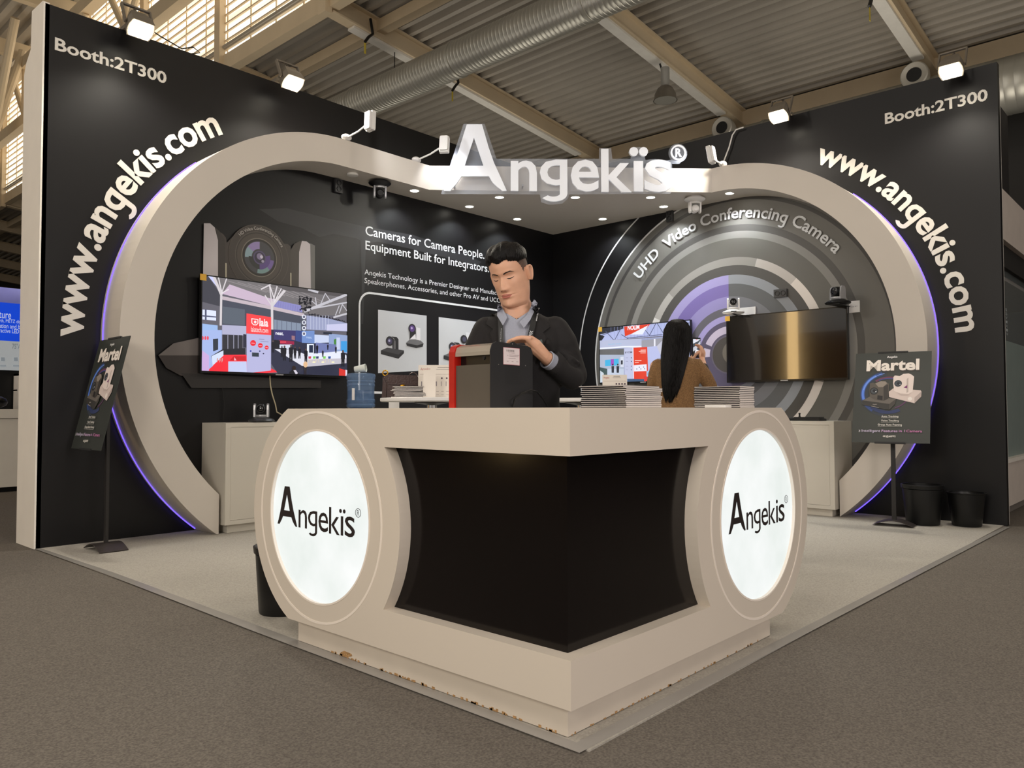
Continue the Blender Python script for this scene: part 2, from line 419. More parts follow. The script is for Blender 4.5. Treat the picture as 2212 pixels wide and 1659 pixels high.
# scuffed, slightly greyer streak across the black laminate
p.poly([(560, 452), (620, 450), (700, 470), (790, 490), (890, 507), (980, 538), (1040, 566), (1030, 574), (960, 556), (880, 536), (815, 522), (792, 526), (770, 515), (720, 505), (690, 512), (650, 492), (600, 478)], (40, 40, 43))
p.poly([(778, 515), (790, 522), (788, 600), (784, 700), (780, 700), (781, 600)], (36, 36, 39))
def line_txt(p, s, q0, q1, hpx, bold=.0, col=(222, 224, 226)):
    """baseline from pixel q0 to q1 on the wall, ascender top at pixel hpx above q0"""
    a = p.fr.px(*q0); b = p.fr.px(*q1); h = p.fr.px(*hpx)[1]-a[1]
    vs, _ = glyphs(s, bold); y0 = min(v[1] for v in vs); y1 = max(v[1] for v in vs)
    capv, _ = glyphs('l', bold); cy = max(v[1] for v in capv)
    sc = h/cy; v = (a[1]+b[1])/2 if abs(a[1]-b[1]) < .06 else a[1]
    p.w += p.st; tx(p.mb, s, p.fr, box=(a[0], b[0], v+y0*sc, v+y1*sc), bold=bold, w=p.w, col=col)
line_txt(p, 'Cameras for Camera People.', (789, 509), (1046, 558), (789, 489), .008)
line_txt(p, 'Equipment Built for Integrators.', (789, 540), (1056, 587), (789, 521), .008)
line_txt(p, 'Angekis Technology is a Premier Designer and Manufacturer', (787, 592), (1094, 641), (787, 581))
line_txt(p, 'Speakerphones, Accessories, and other Pro AV and UCC Line', (787, 610), (1100, 658), (787, 599))
a = LW.px(776, 700); b = LW.px(800, 633); r = .14; u1 = LW.px(1130, 700)[0]; vb = LW.px(815, 848)[1]
fr_pts = [(a[0], vb)]+arcpts((a[0]+r, b[1]-r), r, PI, PI/2, 9)+[(u1, b[1])]
p.line(fr_pts, .022, (222, 224, 226), px=False); p.line([(a[0]-.01, vb), (u1, vb)], .022, (222, 224, 226), px=False)
GREY = (196, 199, 203)
p.poly([(816, 669), (921, 682), (921, 800), (816, 806)], GREY)
p.poly([(947, 685), (1052, 698), (1052, 815), (947, 815)], GREY)
K = (40, 40, 41); K2 = (66, 66, 68); K3 = (22, 22, 24)
def ptz_print(p, x, y, s, body, dark, base='box', hi=(110, 110, 112)):
    q = lambda pts: [(x+a*s, y+b*s) for a, b in pts]
    if base == 'box':
        p.poly(q([(0, 0), (14, -6), (50, 0), (50, 6), (38, 18), (0, 8)]), dark)
        p.poly(q([(0, 0), (14, -6), (50, 0), (38, 9)]), body)
        p.poly(q([(30, -2), (30, -22), (25, -28), (16, -28), (14, -22), (24, -18), (25, -3)]), body)
        p.poly(q([(31, -2), (38, -2), (38, -24), (34, -29), (22, -30), (28, -26), (31, -20)]), dark)
        p.disc(p.fr.px(x+19*s, y-20*s), .052*s, dark); p.disc(p.fr.px(x+19*s, y-20*s), .034*s, (70, 66, 92)); p.disc(p.fr.px(x+18*s, y-21*s), .014*s, (170, 170, 200))
    else:
        p.poly(q([(0, 0), (8, -7), (30, -7), (38, 1), (36, 8), (22, 11), (2, 6)]), dark)
        p.poly(q([(0, 0), (8, -7), (30, -7), (38, 1), (24, 5)]), hi)
        p.poly(q([(22, -7), (22, -34), (31, -32), (31, -5)]), (226, 226, 230))
        p.poly(q([(8, -8), (8, -30), (20, -34), (22, -8)]), dark); p.poly(q([(8, -8), (20, -20), (22, -8)]), (226, 226, 230))
        p.disc(p.fr.px(x+13*s, y-31*s), .052*s, dark); p.disc(p.fr.px(x+13*s, y-31*s), .036*s, (92, 66, 130)); p.disc(p.fr.px(x+12*s, y-32*s), .014*s, (190, 170, 220))
ptz_print(p, 822, 757, 1.0, K2, K); ptz_print(p, 876, 741, 1.0, K2, K, 'round')
ptz_print(p, 957, 768, .95, (96, 98, 100), K); p.disc(LW.px(1000, 733), .05, K)
for t_ in ((1010, 720), (1018, 724)): pass
p.poly([(1004, 718), (1024, 720), (1024, 745), (1006, 742)], (214, 216, 220)); p.disc(LW.px(1001, 733), .048, K); p.disc(LW.px(1001, 733), .03, (70, 70, 90))
# big camera print behind the screen
LG = (196, 190, 193); DG = (66, 60, 56); MG = (92, 86, 80)
p.poly([(470, 500), (480, 506), (486, 514), (488, 525), (500, 512), (620, 528), (626, 533), (628, 620), (470, 620)], DG)
p.poly([(438.5, 483), (452, 483), (462, 492), (469, 520), (469, 640), (436, 640)], LG)
p.poly([(463, 492), (472, 500), (478, 510), (484, 520), (486, 640), (469, 640), (469, 520)], (58, 53, 50))
p.poly([(626, 540), (634, 527), (646, 521), (650, 523), (644, 545), (643, 660), (624, 660)], (70, 64, 60))
p.poly([(650, 521), (660, 522), (668, 528), (670, 660), (643, 660), (644, 545)], LG)
p.poly([(668, 526), (678, 531), (678, 660), (670, 660)], (104, 104, 102))
p.line([(486, 569), (486, 600)], .012, (190, 184, 160)); p.line([(626, 590), (626, 618)], .012, (190, 184, 160))
cx, cz = LW.px(555, 557); rl = (LW.px(621, 557)[0]-LW.px(491, 557)[0])/2; cz = LW.px(557, 557)[1]; cx = (LW.px(621, 557)[0]+LW.px(491, 557)[0])/2
for r_, col in ((1.0, (84, 78, 72)), (.985, (66, 60, 56)), (.79, (92, 86, 80)), (.77, (58, 52, 49)), (.73, (76, 70, 64)), (.59, (128, 120, 110)), (.565, (44, 40, 38)), (.50, (70, 70, 74))):
    p.disc((cx, cz), rl*r_, col, n=64)
p.disc((cx, cz), rl*.48, (150, 135, 185), a0=PI*.5, a1=PI*.8, r0=rl*.26, n=14)
p.disc((cx, cz), rl*.48, (140, 165, 175), a0=PI*.8, a1=PI*1.03, r0=rl*.26, n=10)
p.disc((cx, cz), rl*.48, (120, 150, 150), a0=PI*1.45, a1=PI*1.75, r0=rl*.36, n=12)
p.disc((cx, cz), rl*.48, (118, 100, 160), a0=PI*1.75, a1=PI*1.98, r0=rl*.3, n=12)
p.disc((cx, cz), rl*.36, (52, 54, 54), a0=PI*1.0, a1=PI*1.5, r0=rl*.18, n=14)
p.disc((cx, cz), rl*.36, (96, 78, 135), a0=PI*1.5, a1=PI*2.1, r0=rl*.18, n=16)
p.disc((cx, cz), rl*.21, (92, 84, 120)); p.disc((cx, cz), rl*.17, (58, 54, 72)); p.disc((cx+.0, cz+.01), rl*.10, (140, 130, 165)); p.disc((cx+rl*.06, cz+rl*.03), rl*.05, (215, 210, 228)); p.disc((cx+rl*.1, cz-rl*.1), rl*.045, (170, 165, 190))
p.w += p.st
arc_tx(p.mb, 'HD Video Conferencing Camera', LW, (cx, cz), rl*.84, math.radians(139), math.radians(30), rl*.14, w=p.w, col=(190, 186, 180))
# left arm of the camera base showing beside the screen, and its foot
p.poly([(339, 768), (372, 742), (436, 728), (436, 768)], (112, 106, 104)); p.poly([(339, 768), (436, 768), (436, 812), (388, 812), (356, 795)], (52, 46, 44))
p.poly([(388, 806), (600, 818), (690, 822), (690, 838), (410, 838)], (38, 35, 34))
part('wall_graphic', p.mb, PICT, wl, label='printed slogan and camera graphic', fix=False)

# right wall print: large lens rings
p = Pic(RW, .0015, .0005)
lc = (-4.005, 1.635)
def clip_disc(r, col, **k): p.disc(lc, r, col, n=120, **k)
def half(r, r0, cl, cr, n=60):
    clip_disc(r, cr, r0=r0); p.disc(lc, r, cl, a0=PI*.5, a1=PI*1.0+.25, r0=r0, n=n)
p.disc(lc, 2.10, (205, 205, 205), r0=2.083, a0=PI*.45, a1=PI*1.35, n=100)
clip_disc(1.845, (205, 205, 205)); clip_disc(1.825, (96, 94, 90)); clip_disc(1.75, (62, 60, 58)); clip_disc(1.71, (104, 102, 97))
clip_disc(1.44, (74, 72, 69)); clip_disc(1.367, (126, 124, 120)); clip_disc(1.29, (92, 90, 85))
clip_disc(1.08, (136, 133, 128))
for a0_, a1_, cc in ((.95, 1.05, (176, 172, 168)), (.85, .95, (205, 203, 200)), (.75, .85, (160, 157, 152)), (.25, .40, (178, 172, 166)), (.1, .25, (214, 206, 198)), (-.35, -.1, (214, 206, 200)), (-.6, -.35, (170, 164, 158)), (-.1, .1, (150, 145, 140))):
    p.disc(lc, 1.08, cc, a0=PI*a0_, a1=PI*a1_, r0=.99, n=24)
clip_disc(.99, (68, 66, 63)); half(.885, .785, (150, 142, 190), (134, 138, 144)); half(.785, .645, (112, 98, 160), (84, 86, 88))
half(.645, .52, (140, 132, 184), (108, 109, 114)); half(.52, .435, (92, 90, 100), (80, 80, 84)); half(.435, .37, (160, 152, 205), (120, 122, 134))
clip_disc(.37, (84, 78, 104)); p.disc(lc, .315, (196, 186, 210), a0=PI*.5, a1=PI*.86, r0=.235, n=20); p.disc(lc, .315, (196, 186, 210), a0=PI*.91, a1=PI*1.02, r0=.235, n=8)
clip_disc(.215, (98, 92, 110)); clip_disc(.20, (70, 66, 64)); p.disc((lc[0]+.05, lc[1]+.02), .13, (112, 106, 98)); p.disc((lc[0]+.08, lc[1]+.02), .08, (170, 162, 148)); p.disc((lc[0]+.1, lc[1]+.02), .045, (225, 220, 208))
p.w += p.st
arc_tx(p.mb, 'UHD  Video Conferencing Camera', RW, lc, 1.51, math.radians(140), math.radians(39.4), .128/.73, bold=.018, w=p.w, col=(212, 214, 216))
# trim the print to the wall: drop nothing, the rings end at the floor behind the cabinets
lensmb = p.mb
def clip_below(mb, zmin, umax):
    out = MB()
    for f, c in zip(mb.f, mb.c):
        pts = [Vector(mb.v[i]) for i in f]
        for (val, sgn, ax) in ((zmin, 1, 2), (YL-.003, -1, 1)):
            q = []
            for i in range(len(pts)):
                a, b = pts[i-1], pts[i]; da = (a[ax]-val)*sgn; db = (b[ax]-val)*sgn
                if (da >= 0) != (db >= 0): q.append(a+(b-a)*(da/(da-db)))
                if db >= 0: q.append(b)
            pts = q
            if len(pts) < 3: break
        if len(pts) >= 3: out.add(pts, [list(range(len(pts)))], c)
    return out
part('wall_graphic', clip_below(lensmb, 0.004, 0), PICT, wr, label='printed lens ring graphic', fix=False)

# ------------------------------------------------------------------ raised sign on the chamfered fascia
u_ = Vector((XF-5.45, 3.99-YF, 0)).normalized()
SG0 = Frame((5.45, YF, 0), u_, (0, 0, 1)); SG = Frame(SG0.P(0, 0, .13), u_, (0, 0, 1))
SIGN = mat('sign_white', (236, 238, 244), 0.3, emit=0.12, var=0.0)  # slight emission stands in for spotlight on the letters; they are no lamps
ACR = mat('clear_acrylic', (225, 232, 245), 0.05, alpha=0.16, var=0.0, coat=.3)
def sp(x, y): return SG.px(930+x/3.511, 240+y/3.511)
sg = thing('sign', 'large white raised company sign standing on the canopy fascia', 'sign', SG.P(.3, ZS))
Apts = [(275, 108), (390, 108), (400, 140), (440, 280), (480, 395), (530, 505), (577, 609), (545, 611), (505, 580), (470, 545), (443, 500), (235, 500), (205, 545), (175, 580), (150, 610), (102, 610), (130, 550), (170, 445), (215, 300)]
hole = [(330, 207), (258, 421), (402, 421)]
def plate_with_hole(mb, outer, hole, fr, w0, w1):
    # cut the letter along hole top -> outer top so it stays one simple loop
    o = outer; P = [o[0], o[1]]
    loop = [( (o[0][0]+o[1][0])/2-.01, o[0][1])] + o[:0]
    pts = [((o[0][0]+o[1][0])/2, o[0][1])]+o[1:]+[o[0]]
    path = pts+[((o[0][0]+o[1][0])/2-.3, o[0][1])]+[(hole[0][0]-.3, hole[0][1]), hole[1], hole[2], (hole[0][0], hole[0][1])]
    return path
def letter_A(fr_fn, w0, w1, fr):
    mb = MB(); path = plate_with_hole(mb, Apts, hole, fr, w0, w1)
    U = [fr_fn(x, y) for x, y in path]
    mb.prism(U, lambda u, v, w: fr.P(u, v, w), w0, w1); return mb
part('letter', letter_A(sp, 0, .03, SG), SIGN, sg)
def sbox(x0, x1, y0, y1): a = sp(x0, y1); b = sp(x1, y0); return (a[0], b[0], a[1], b[1])
for ch, bx in (('n', (608, 805, 382, 610)), ('g', (828, 1035, 375, 690)), ('e', (1063, 1275, 375, 615)), ('k', (1293, 1520, 295, 618)), ('s', (1622, 1828, 375, 618))):
    m = MB(); tx(m, ch, SG, box=sbox(*bx), bold=.014, w=0, depth=.03); part('letter', m, SIGN, sg, fix=False)
m = MB(); b4 = sbox(1540, 1608, 385, 615); m.prism([(b4[0], b4[2]), (b4[1], b4[2]), (b4[1], b4[3]), (b4[0], b4[3])], SG.P, 0, .03)
part('letter', m, SIGN, sg)
for (x, y) in ((1538, 313), (1612, 313)):
    c2 = sp(x, y); part('letter_dot', MB().prism(arcpts(c2, .047, 0, 2*PI*23/24, 24), SG.P, 0, .03), SIGN, sg)
c2 = sp(1877, 318); m = MB(); m.ringprism(arcpts(c2, .082, 0, 2*PI*31/32, 32), arcpts(c2, .066, 0, 2*PI*31/32, 32), SG.P, 0, .02)
tx(m, 'R', SG, box=(c2[0]-.032, c2[0]+.036, c2[1]-.045, c2[1]+.045), bold=.03, w=0, depth=.02); part('registered_mark', m, SIGN, sg, fix=False)
# acrylic backing with margins
m = MB(); bp = [(250, 95), (410, 95), (500, 360), (820, 360), (1280, 360), (1280, 280), (1370, 280), (1380, 360), (1520, 360), (1520, 340), (1500, 315), (1515, 280), (1540, 272), (1610, 272), (1640, 290), (1645, 320), (1625, 345), (1630, 370), (1700, 362), (1800, 372), (1830, 400), (1850, 560), (1820, 625), (1050, 630), (1045, 660), (1000, 700), (900, 708), (840, 690), (830, 630), (585, 628), (80, 628), (95, 570)]
m.prism([sp(x, y) for x, y in bp], SG.P, -.012, -.004)
m.prism(arcpts(sp(1877, 318), .10, 0, 2*PI*31/32, 32), SG.P, -.012, -.004)
a = sp(1800, 375); b = sp(1930, 345); m.prism([sp(1790, 398), sp(1890, 398), sp(1915, 365), sp(1850, 360), sp(1800, 372)], SG.P, -.0125, -.0045)
part('acrylic_panel', m, ACR, sg, label='clear acrylic backing sheet')
for x in (180, 700, 1200, 1650):
    a = sp(x, 560); part('standoff', MB().cyl(SG.P(a[0], a[1], -.012), SG.P(a[0], a[1], -.134), .012, n=10), CHROME, sg)

# ------------------------------------------------------------------ floodlights on the wall tops
FLM = mat('flood_glow', (255, 246, 225), 0.3, emit=38, var=0)
LAMPB = mat('lamp_housing', (120, 112, 100), 0.5, metal=.3, var=.05)
def flood(x, y, d, lab, e=120):
    """d = direction pointing away from the wall"""
    d = Vector(d); t = thing('floodlight', lab, 'floodlight', (x, y, HW), group='floodlights clamped on the wall tops')
    sd = Vector((-d.y, d.x, 0)); c = Vector((x, y, 4.05))+d*.27
    F = (d*.55+Vector((0, 0, -.83))).normalized(); up = sd.cross(F)
    fr = Frame(c, sd, up)
    if fr.w.dot(F) < 0: fr = Frame(c, -sd, up)
    body = MB(); a = [(-.085, -.075), (.085, -.075), (.1, -.02), (.1, .03), (.085, .08), (-.085, .08), (-.1, .03), (-.1, -.02)]
    fr2 = lambda s: [(u*s, v*s) for u, v in a]
    n = 8; vs = [fr.P(u, v, 0) for u, v in a]+[fr.P(u*.95, v*.95, -.08) for u, v in a]+[fr.P(u*.6, v*.6, -.17) for u, v in a]
    fs = [list(range(8))]+[[i, (i+1) % 8, 8+(i+1) % 8, 8+i] for i in range(8)]+[[8+i, 8+(i+1) % 8, 16+(i+1) % 8, 16+i] for i in range(8)]+[list(range(16, 24))]
    body.add(vs, fs); part('housing', body, LAMPB, t)
    part('lamp_face', MB().prism(fr2(.86), fr.P, .001, .008), FLM, t)
    y0 = MB(); y0.bar(fr.P(-.11, 0, -.05), fr.P(-.11, .0, -.2)+Vector((0, 0, .05)), .012, .03); y0.bar(fr.P(.11, 0, -.05), fr.P(.11, 0, -.2)+Vector((0, 0, .05)), .012, .03)
    y0.bar(fr.P(-.11, 0, -.2)+Vector((0, 0, .05)), fr.P(.11, 0, -.2)+Vector((0, 0, .05)), .03, .012)
    part('bracket', y0, LAMPB, t)
    ar = MB(); ar.tube([fr.P(0, 0, -.2)+Vector((0, 0, .05)), Vector((x, y, 4.2))+d*.05, Vector((x, y, 4.14))-d*.03], .012, 8); ar.box(x-.04, x+.04, y-.05 if abs(d.y) > .5 else y-.04, y+.05 if abs(d.y) > .5 else y+.04, HW, HW+.03)
    part('clamp_arm', ar, LAMPB, t)
    light('flood_beam', 'SPOT', fr.P(0, 0, .03), e, (1.0, 0.93, 0.80), fr.P(0, 0, .03)+F*1.0-d*.05, .07, math.radians(158), .5)
flood(2.50, YL, (0, -1, 0), 'bright floodlight above the left stand number', 125)
flood(3.87, YL, (0, -1, 0), 'bright floodlight on the left wall top above the portal band', 110)
flood(XR, 3.30, (-1, 0, 0), 'bright floodlight on the right wall top near the sign', 115)
flood(XR, 1.71, (-1, 0, 0), 'bright floodlight above the right stand number', 130)
cbl = MB().tube([(2.62, YL-.02, 4.22), (2.75, YL-.03, 4.17), (2.95, YL, 4.14), (3.05, YL, 4.19), (3.12, YL+.02, 4.17), (3.05, YL+.03, 4.14)], .006, 6)
tag(part('lamp_cable', cbl, BLACKP), 'thin black cable looping over the left wall top', 'cable')
# arm spotlights in front of the sign
def armlight(bx, by, hx, hy, hz, lab, tgt):
    t = thing('arm_spotlight', lab, 'spotlight', (bx, by, ZT), group='arm lights aimed at the sign')
    h = Vector((hx, hy, hz)); b = Vector((bx, by, ZT))
    part('base', MB().sphere((bx, by, ZT+.034), .055, (1.0, .75, .6), 14), WHITEP, t)
    part('arm', MB().tube([b+Vector((0, 0, .03)), b.lerp(h, .5), h], .009, 8), WHITEP, t)
    T = (Vector(tgt)-h); T.z = -.05; T.normalize(); s = T.cross(Vector((0, 0, 1))).normalized(); fr = Frame(h, s, s.cross(-T))
    if fr.w.dot(T) < 0: fr = Frame(h, -s, (-s).cross(-T))
    m = MB(); a = [(-.045, -.09), (.045, -.09), (.05, -.08), (.05, .08), (.045, .09), (-.045, .09), (-.05, .08), (-.05, -.08)]
    m.prism(a, fr.P, -.02, .02); m.prism([(u*.8, v*.9) for u, v in a], fr.P, -.045, -.0201)
    part('head', m, WHITEP, t)
    part('lamp_face', MB().prism([(u*.85, v*.9) for u, v in a], fr.P, .0201, .023), mat('led_panel', (240, 244, 255), .4, emit=4, var=0), t)
    light('arm_light_beam', 'SPOT', fr.P(0, 0, .03), 17, (.95, .97, 1), tgt, .05, math.radians(120), .6)
h1 = at(801, 262, 1, 5.75); h2 = at(960, 313, 1, 5.80); h3 = at(1535, 335, 0, 7.28)
armlight(4.40, 6.17, h1.x, h1.y, h1.z, 'arm light on the left portal band farthest from the sign', SG.P(.5, 3.5))
armlight(5.30, 6.19, h2.x, h2.y, h2.z, 'arm light on the left portal band next to the sign', SG.P(.2, 3.55))
armlight(7.62, 3.88, h3.x, h3.y, h3.z, 'arm light on the right portal band beside the sign', SG.P(2.7, 3.5))
cb = [at(x, y, 0, XR-.04) for x, y in ((1562, 352), (1575, 318), (1582, 292), (1590, 280), (1606, 275))]
tag(part('power_cable', MB().tube(cb, .008, 8), WHITEP), 'white power cable rising from the right band to the wall top', 'cable')
# ------------------------------------------------------------------ hall roof and structure
SL = -0.0997
def RZ(x): return 8.70+(x-8.07)*SL
rf = MB(); xs = []; x = 8.07; prof = []
while x < 16.6:
    prof += [(x, RZ(x)), (x+.10, RZ(x)), (x+.14, RZ(x)+.09), (x+.22, RZ(x)+.09)]; x += .26
ya, yb = -14, 48
vs = [(px, y, pz) for px, pz in prof for y in (ya, yb)]
rf.add(vs, [[2*i, 2*i+1, 2*i+3, 2*i+2] for i in range(len(prof)-1)])
ceil = struct('ceiling', rf, DECK, fix=False)
part('roof_top', MB().prism([(8.0, RZ(8.0)+.14), (16.9, RZ(16.9)+.14), (16.9, RZ(16.9)+.2), (8.0, RZ(8.0)+.2)], lambda u, v, w: (u, w, v), ya, yb), DECK, ceil)
for k in range(-3, 12):
    y = 3.96+3.97*(k)
    m = MB(); x1 = 16.5
    for (dz, w_, h_) in ((-.02, .22, .03), (-.21, .05, .36), (-.385, .24, .03)):
        m.bar((8.1, y, RZ(8.1)+dz), (x1, y, RZ(x1)+dz), w_, h_)
    part('beam', m, STEELP, ceil)
    if k > -1: part('lit_flange', MB().bar((8.6, y+.03, RZ(8.6)-.425), (15.6, y+.03, RZ(15.6)-.425), .20, .045), mat('lit_flange_paint', (225, 222, 214), .5), ceil) if k in (0, 1, 2) else None  # pale strip: light on the bottom flange put into colour
part('edge_beam', MB().box(8.02, 8.22, ya, yb, RZ(8.07)-.34, RZ(8.07)-.0), STEELP, ceil)
m = MB(); m.bar((9.25, ya, RZ(9.25)-.13), (9.25, yb, RZ(9.25)-.13), .2, .22); part('purlin', m, STEELP, ceil)
part('eave_beam', MB().box(16.5, 16.75, ya, yb, RZ(16.6)-.75, RZ(16.6)), STEELP, ceil)
# nave roof, higher
n2 = MB(); prof = []; x = -12.0
while x < 8.0:
    prof += [(x, 12.6), (x+.16, 12.6), (x+.22, 12.72), (x+.34, 12.72)]; x += .4
n2.add([(px, y, pz) for px, pz in prof for y in (-14, 48)], [[2*i, 2*i+1, 2*i+3, 2*i+2] for i in range(len(prof)-1)])
nv = struct('ceiling', n2, DECK, fix=False)
for k in range(-3, 12):
    y = 3.96+3.97*k; part('beam', MB().box(-12, 8, y-.12, y+.12, 12.15, 12.6), STEELP, nv)
# clerestory band of translucent louvred glazing
GLOW = bpy.data.materials.new('clerestory_glow'); GLOW.use_nodes = True; nt = GLOW.node_tree; b = nt.nodes['Principled BSDF']
tc = nt.nodes.new('ShaderNodeTexCoord'); mp = nt.nodes.new('ShaderNodeMapping'); mp.inputs['Rotation'].default_value = (math.radians(28), 0, 0); mp.inputs['Scale'].default_value = (1, .35, 5.0)
nz = nt.nodes.new('ShaderNodeTexNoise'); nz.inputs['Scale'].default_value = 1.0; rp = nt.nodes.new('ShaderNodeValToRGB')
rp.color_ramp.elements[0].position = .38; rp.color_ramp.elements[0].color = (.55, .45, .32, 1); rp.color_ramp.elements[1].position = .6; rp.color_ramp.elements[1].color = (1, .93, .80, 1)  # streaks of louvre shadow put into the glow colour
nt.links.new(tc.outputs['Object'], mp.inputs[0]); nt.links.new(mp.outputs[0], nz.inputs['Vector']); nt.links.new(nz.outputs['Fac'], rp.inputs[0]); nt.links.new(rp.outputs[0], b.inputs['Emission Color'])
b.inputs['Emission Strength'].default_value = 1.7; b.inputs['Base Color'].default_value = (.6, .58, .52, 1)
win = struct('window_1', MB().box(8.12, 8.15, ya, yb, RZ(8.07), 12.6), GLOW)
m = MB(); z = RZ(8.07)+.12
while z < 12.5:
    m.box(8.05, 8.09, ya, yb, z, z+.03); z += .19
sl = part('slat', m, STEELP, win); sl['kind'] = 'stuff'
m = MB(); y = ya
while y < yb: m.box(8.09, 8.11, y, y+.03, RZ(8.07), 12.55); y += .99
mu = part('mullion', m, STEELP, win); mu['kind'] = 'stuff'
for k in range(-3, 12):
    y = 3.96+3.97*k
    part('post', MB().box(7.93, 8.07, y-.12, y+.12, RZ(8.07)-.45, 12.5), STEELP, win)
# longitudinal lattice girder of the nave
tr = thing('roof_truss', 'cream tubular steel truss in front of the louvred roof windows', 'truss', (7.5, 16, 10))
part('bottom_chord', MB().box(7.38, 7.62, 8, yb, 9.95, 10.30), STEELP, tr)
part('top_chord', MB().box(7.36, 7.64, 8, yb, 11.75, 12.1), STEELP, tr)
for k in range(3, 12):
    y = 3.96+3.97*k-.2
    part('post', MB().cyl((7.5, y, 10.3), (7.5, y, 11.75), .10, n=12), STEELP, tr)
    part('diagonal', MB().cyl((7.5, y, 10.3), (7.5, y+1.2, 11.75), .085, n=10), STEELP, tr)
    part('diagonal', MB().cyl((7.5, y, 10.3), (7.5, y-1.2, 11.75), .085, n=10), STEELP, tr)
# tree-like columns further down the nave
for k, (y) in enumerate((27.5, 31.5)):
    t = thing('hall_column', ['cream round steel column nearest behind the left wall end', 'cream round steel column farther down the hall'][k], 'column', (6.6, y, 0))
    part('shaft', MB().cyl((6.6, y, 0), (6.6, y, 9.9), .22, n=16), STEELP, t)
    for dx, dy in ((.8, 0), (-1.5, 0), (0, 2.2), (0, -2.2)):
        part('branch', MB().cyl((6.6, y, 9.2), (6.6+dx, y+dy, 12.3), .12, n=10), STEELP, t)
# ducts
DUCT = mat('galvanised_duct', (188, 186, 176), 0.38, metal=0.6, var=0.12, vs=3, stretch=(1, .3, 1))
def duct(name, x, z, r, y0, y1, lab, pitch=.085):
    t = thing(name, lab, 'duct', (x, (y0+y1)/2, z)); pf = []; y = y0
    while y < y1: pf += [(r, y-y0), (r, y-y0+pitch*.82), (r+.005, y-y0+pitch*.9)]; y += pitch
    part('spiral_tube', MB().lathe([(.001, 0)]+pf, (x, y0, z), (0, 1, 0), 32), DUCT, t)
    y = y0+1.1
    while y < min(y1, 20):
        part('joint_ring', MB().lathe([(r-.01, 0), (r+.02, 0), (r+.02, .05), (r-.01, .05), (r-.01, 0)], (x, y, z), (0, 1, 0), 32), DUCT, t); y += 2.98
    return t
d1 = duct('air_duct', 9.62, 7.40, .315, 3, 26, 'large spiral metal air duct crossing under the roof')
for y in (7.93, 11.9): part('hanger', MB().tube([(9.62, y, 7.72), (9.62, y, RZ(9.62)-.35)], .01, 6), BLACKP, d1)
d2 = duct('air_duct', 15.9, 6.72, .50, -6, 26, 'long spiral air duct with round nozzles below the far roof edge', .16)
for (px_, py_, lab) in ((1975, 162, 'n'), (1560, 276, 'n')):
    p_ = at(px_, py_, 0, 15.35)
    nzl = MB().lathe([(.13, 0), (.22, -.02), (.24, .0), (.24, .12), (.2, .3)], (15.33, p_.y, p_.z), (1, 0, 0), 24)
    part('nozzle', nzl, mat('nozzle_metal', (176, 172, 162), .4, metal=.4), d2)
    part('nozzle_core', MB().lathe([(0, -.01), (.13, -.01), (.13, .02), (0, .02)], (15.33, p_.y, p_.z), (1, 0, 0), 20), BLACKP, d2)
# pendant high-bay lamp, unlit
hb = at(1437, 200, 1, 7.72); t = thing('high_bay_lamp', 'unlit grey bell-shaped lamp hanging from a roof beam', 'lamp', (hb.x, hb.y, hb.z))
GLM = mat('lamp_metal', (128, 122, 112), .4, metal=.4)
part('shade', MB().lathe([(.23, -.16), (.215, -.13), (.20, -.03), (.15, .07), (.09, .12), (.0, .12)], hb, n=28), GLM, t)
part('gear_box', MB().cyl(hb+Vector((0, 0, .12)), hb+Vector((0, 0, .48)), .085, n=18), mat('gear_metal', (176, 176, 172), .35, metal=.5), t)
part('bracket', MB().bar(hb+Vector((.11, 0, .1)), Vector((hb.x+.11, 7.90, RZ(hb.x)-.47)), .03, .02, (1, 0, 0)), BLACKP, t)
part('diffuser', MB().lathe([(0, -.155), (.215, -.155), (.215, -.15), (0, -.15)], hb, n=24), mat('lamp_glass', (150, 148, 140), .3), t)
# beam clamps with dark straps
def clampst(px_, py_, yy, lab):
    c = at(px_, py_, 1, yy); t = thing('beam_clamp', lab, 'clamp', c)
    part('strap', MB().tube([c+Vector((0, 0, .35)), c+Vector((.02, -.05, .05)), c+Vector((-.12, -.1, -.08)), c+Vector((-.2, -.1, -.2))], .028, 6), BLACKP, t)
    part('tag', MB().box(c.x-.22, c.x-.18, c.y-.11, c.y-.10, c.z-.42, c.z-.22), mat('yellow_tag', (200, 180, 70), .6), t)
clampst(800, 80, 11.75, 'dark strap clamp with yellow tag on the roof beam above the duct')
clampst(985, 185, 11.75, 'dark strap clamp with yellow tag just below the big duct')
clampst(1872, 2, 3.8, 'dark strap clamp on the roof beam at the top of the picture')
struct('wall_back', MB().box(17.2, 17.4, -14, 48, 0, 8.1), DARKH)
struct('wall_end', MB().box(-20, 17.4, 48, 48.2, 0, 12.7), DARKH)

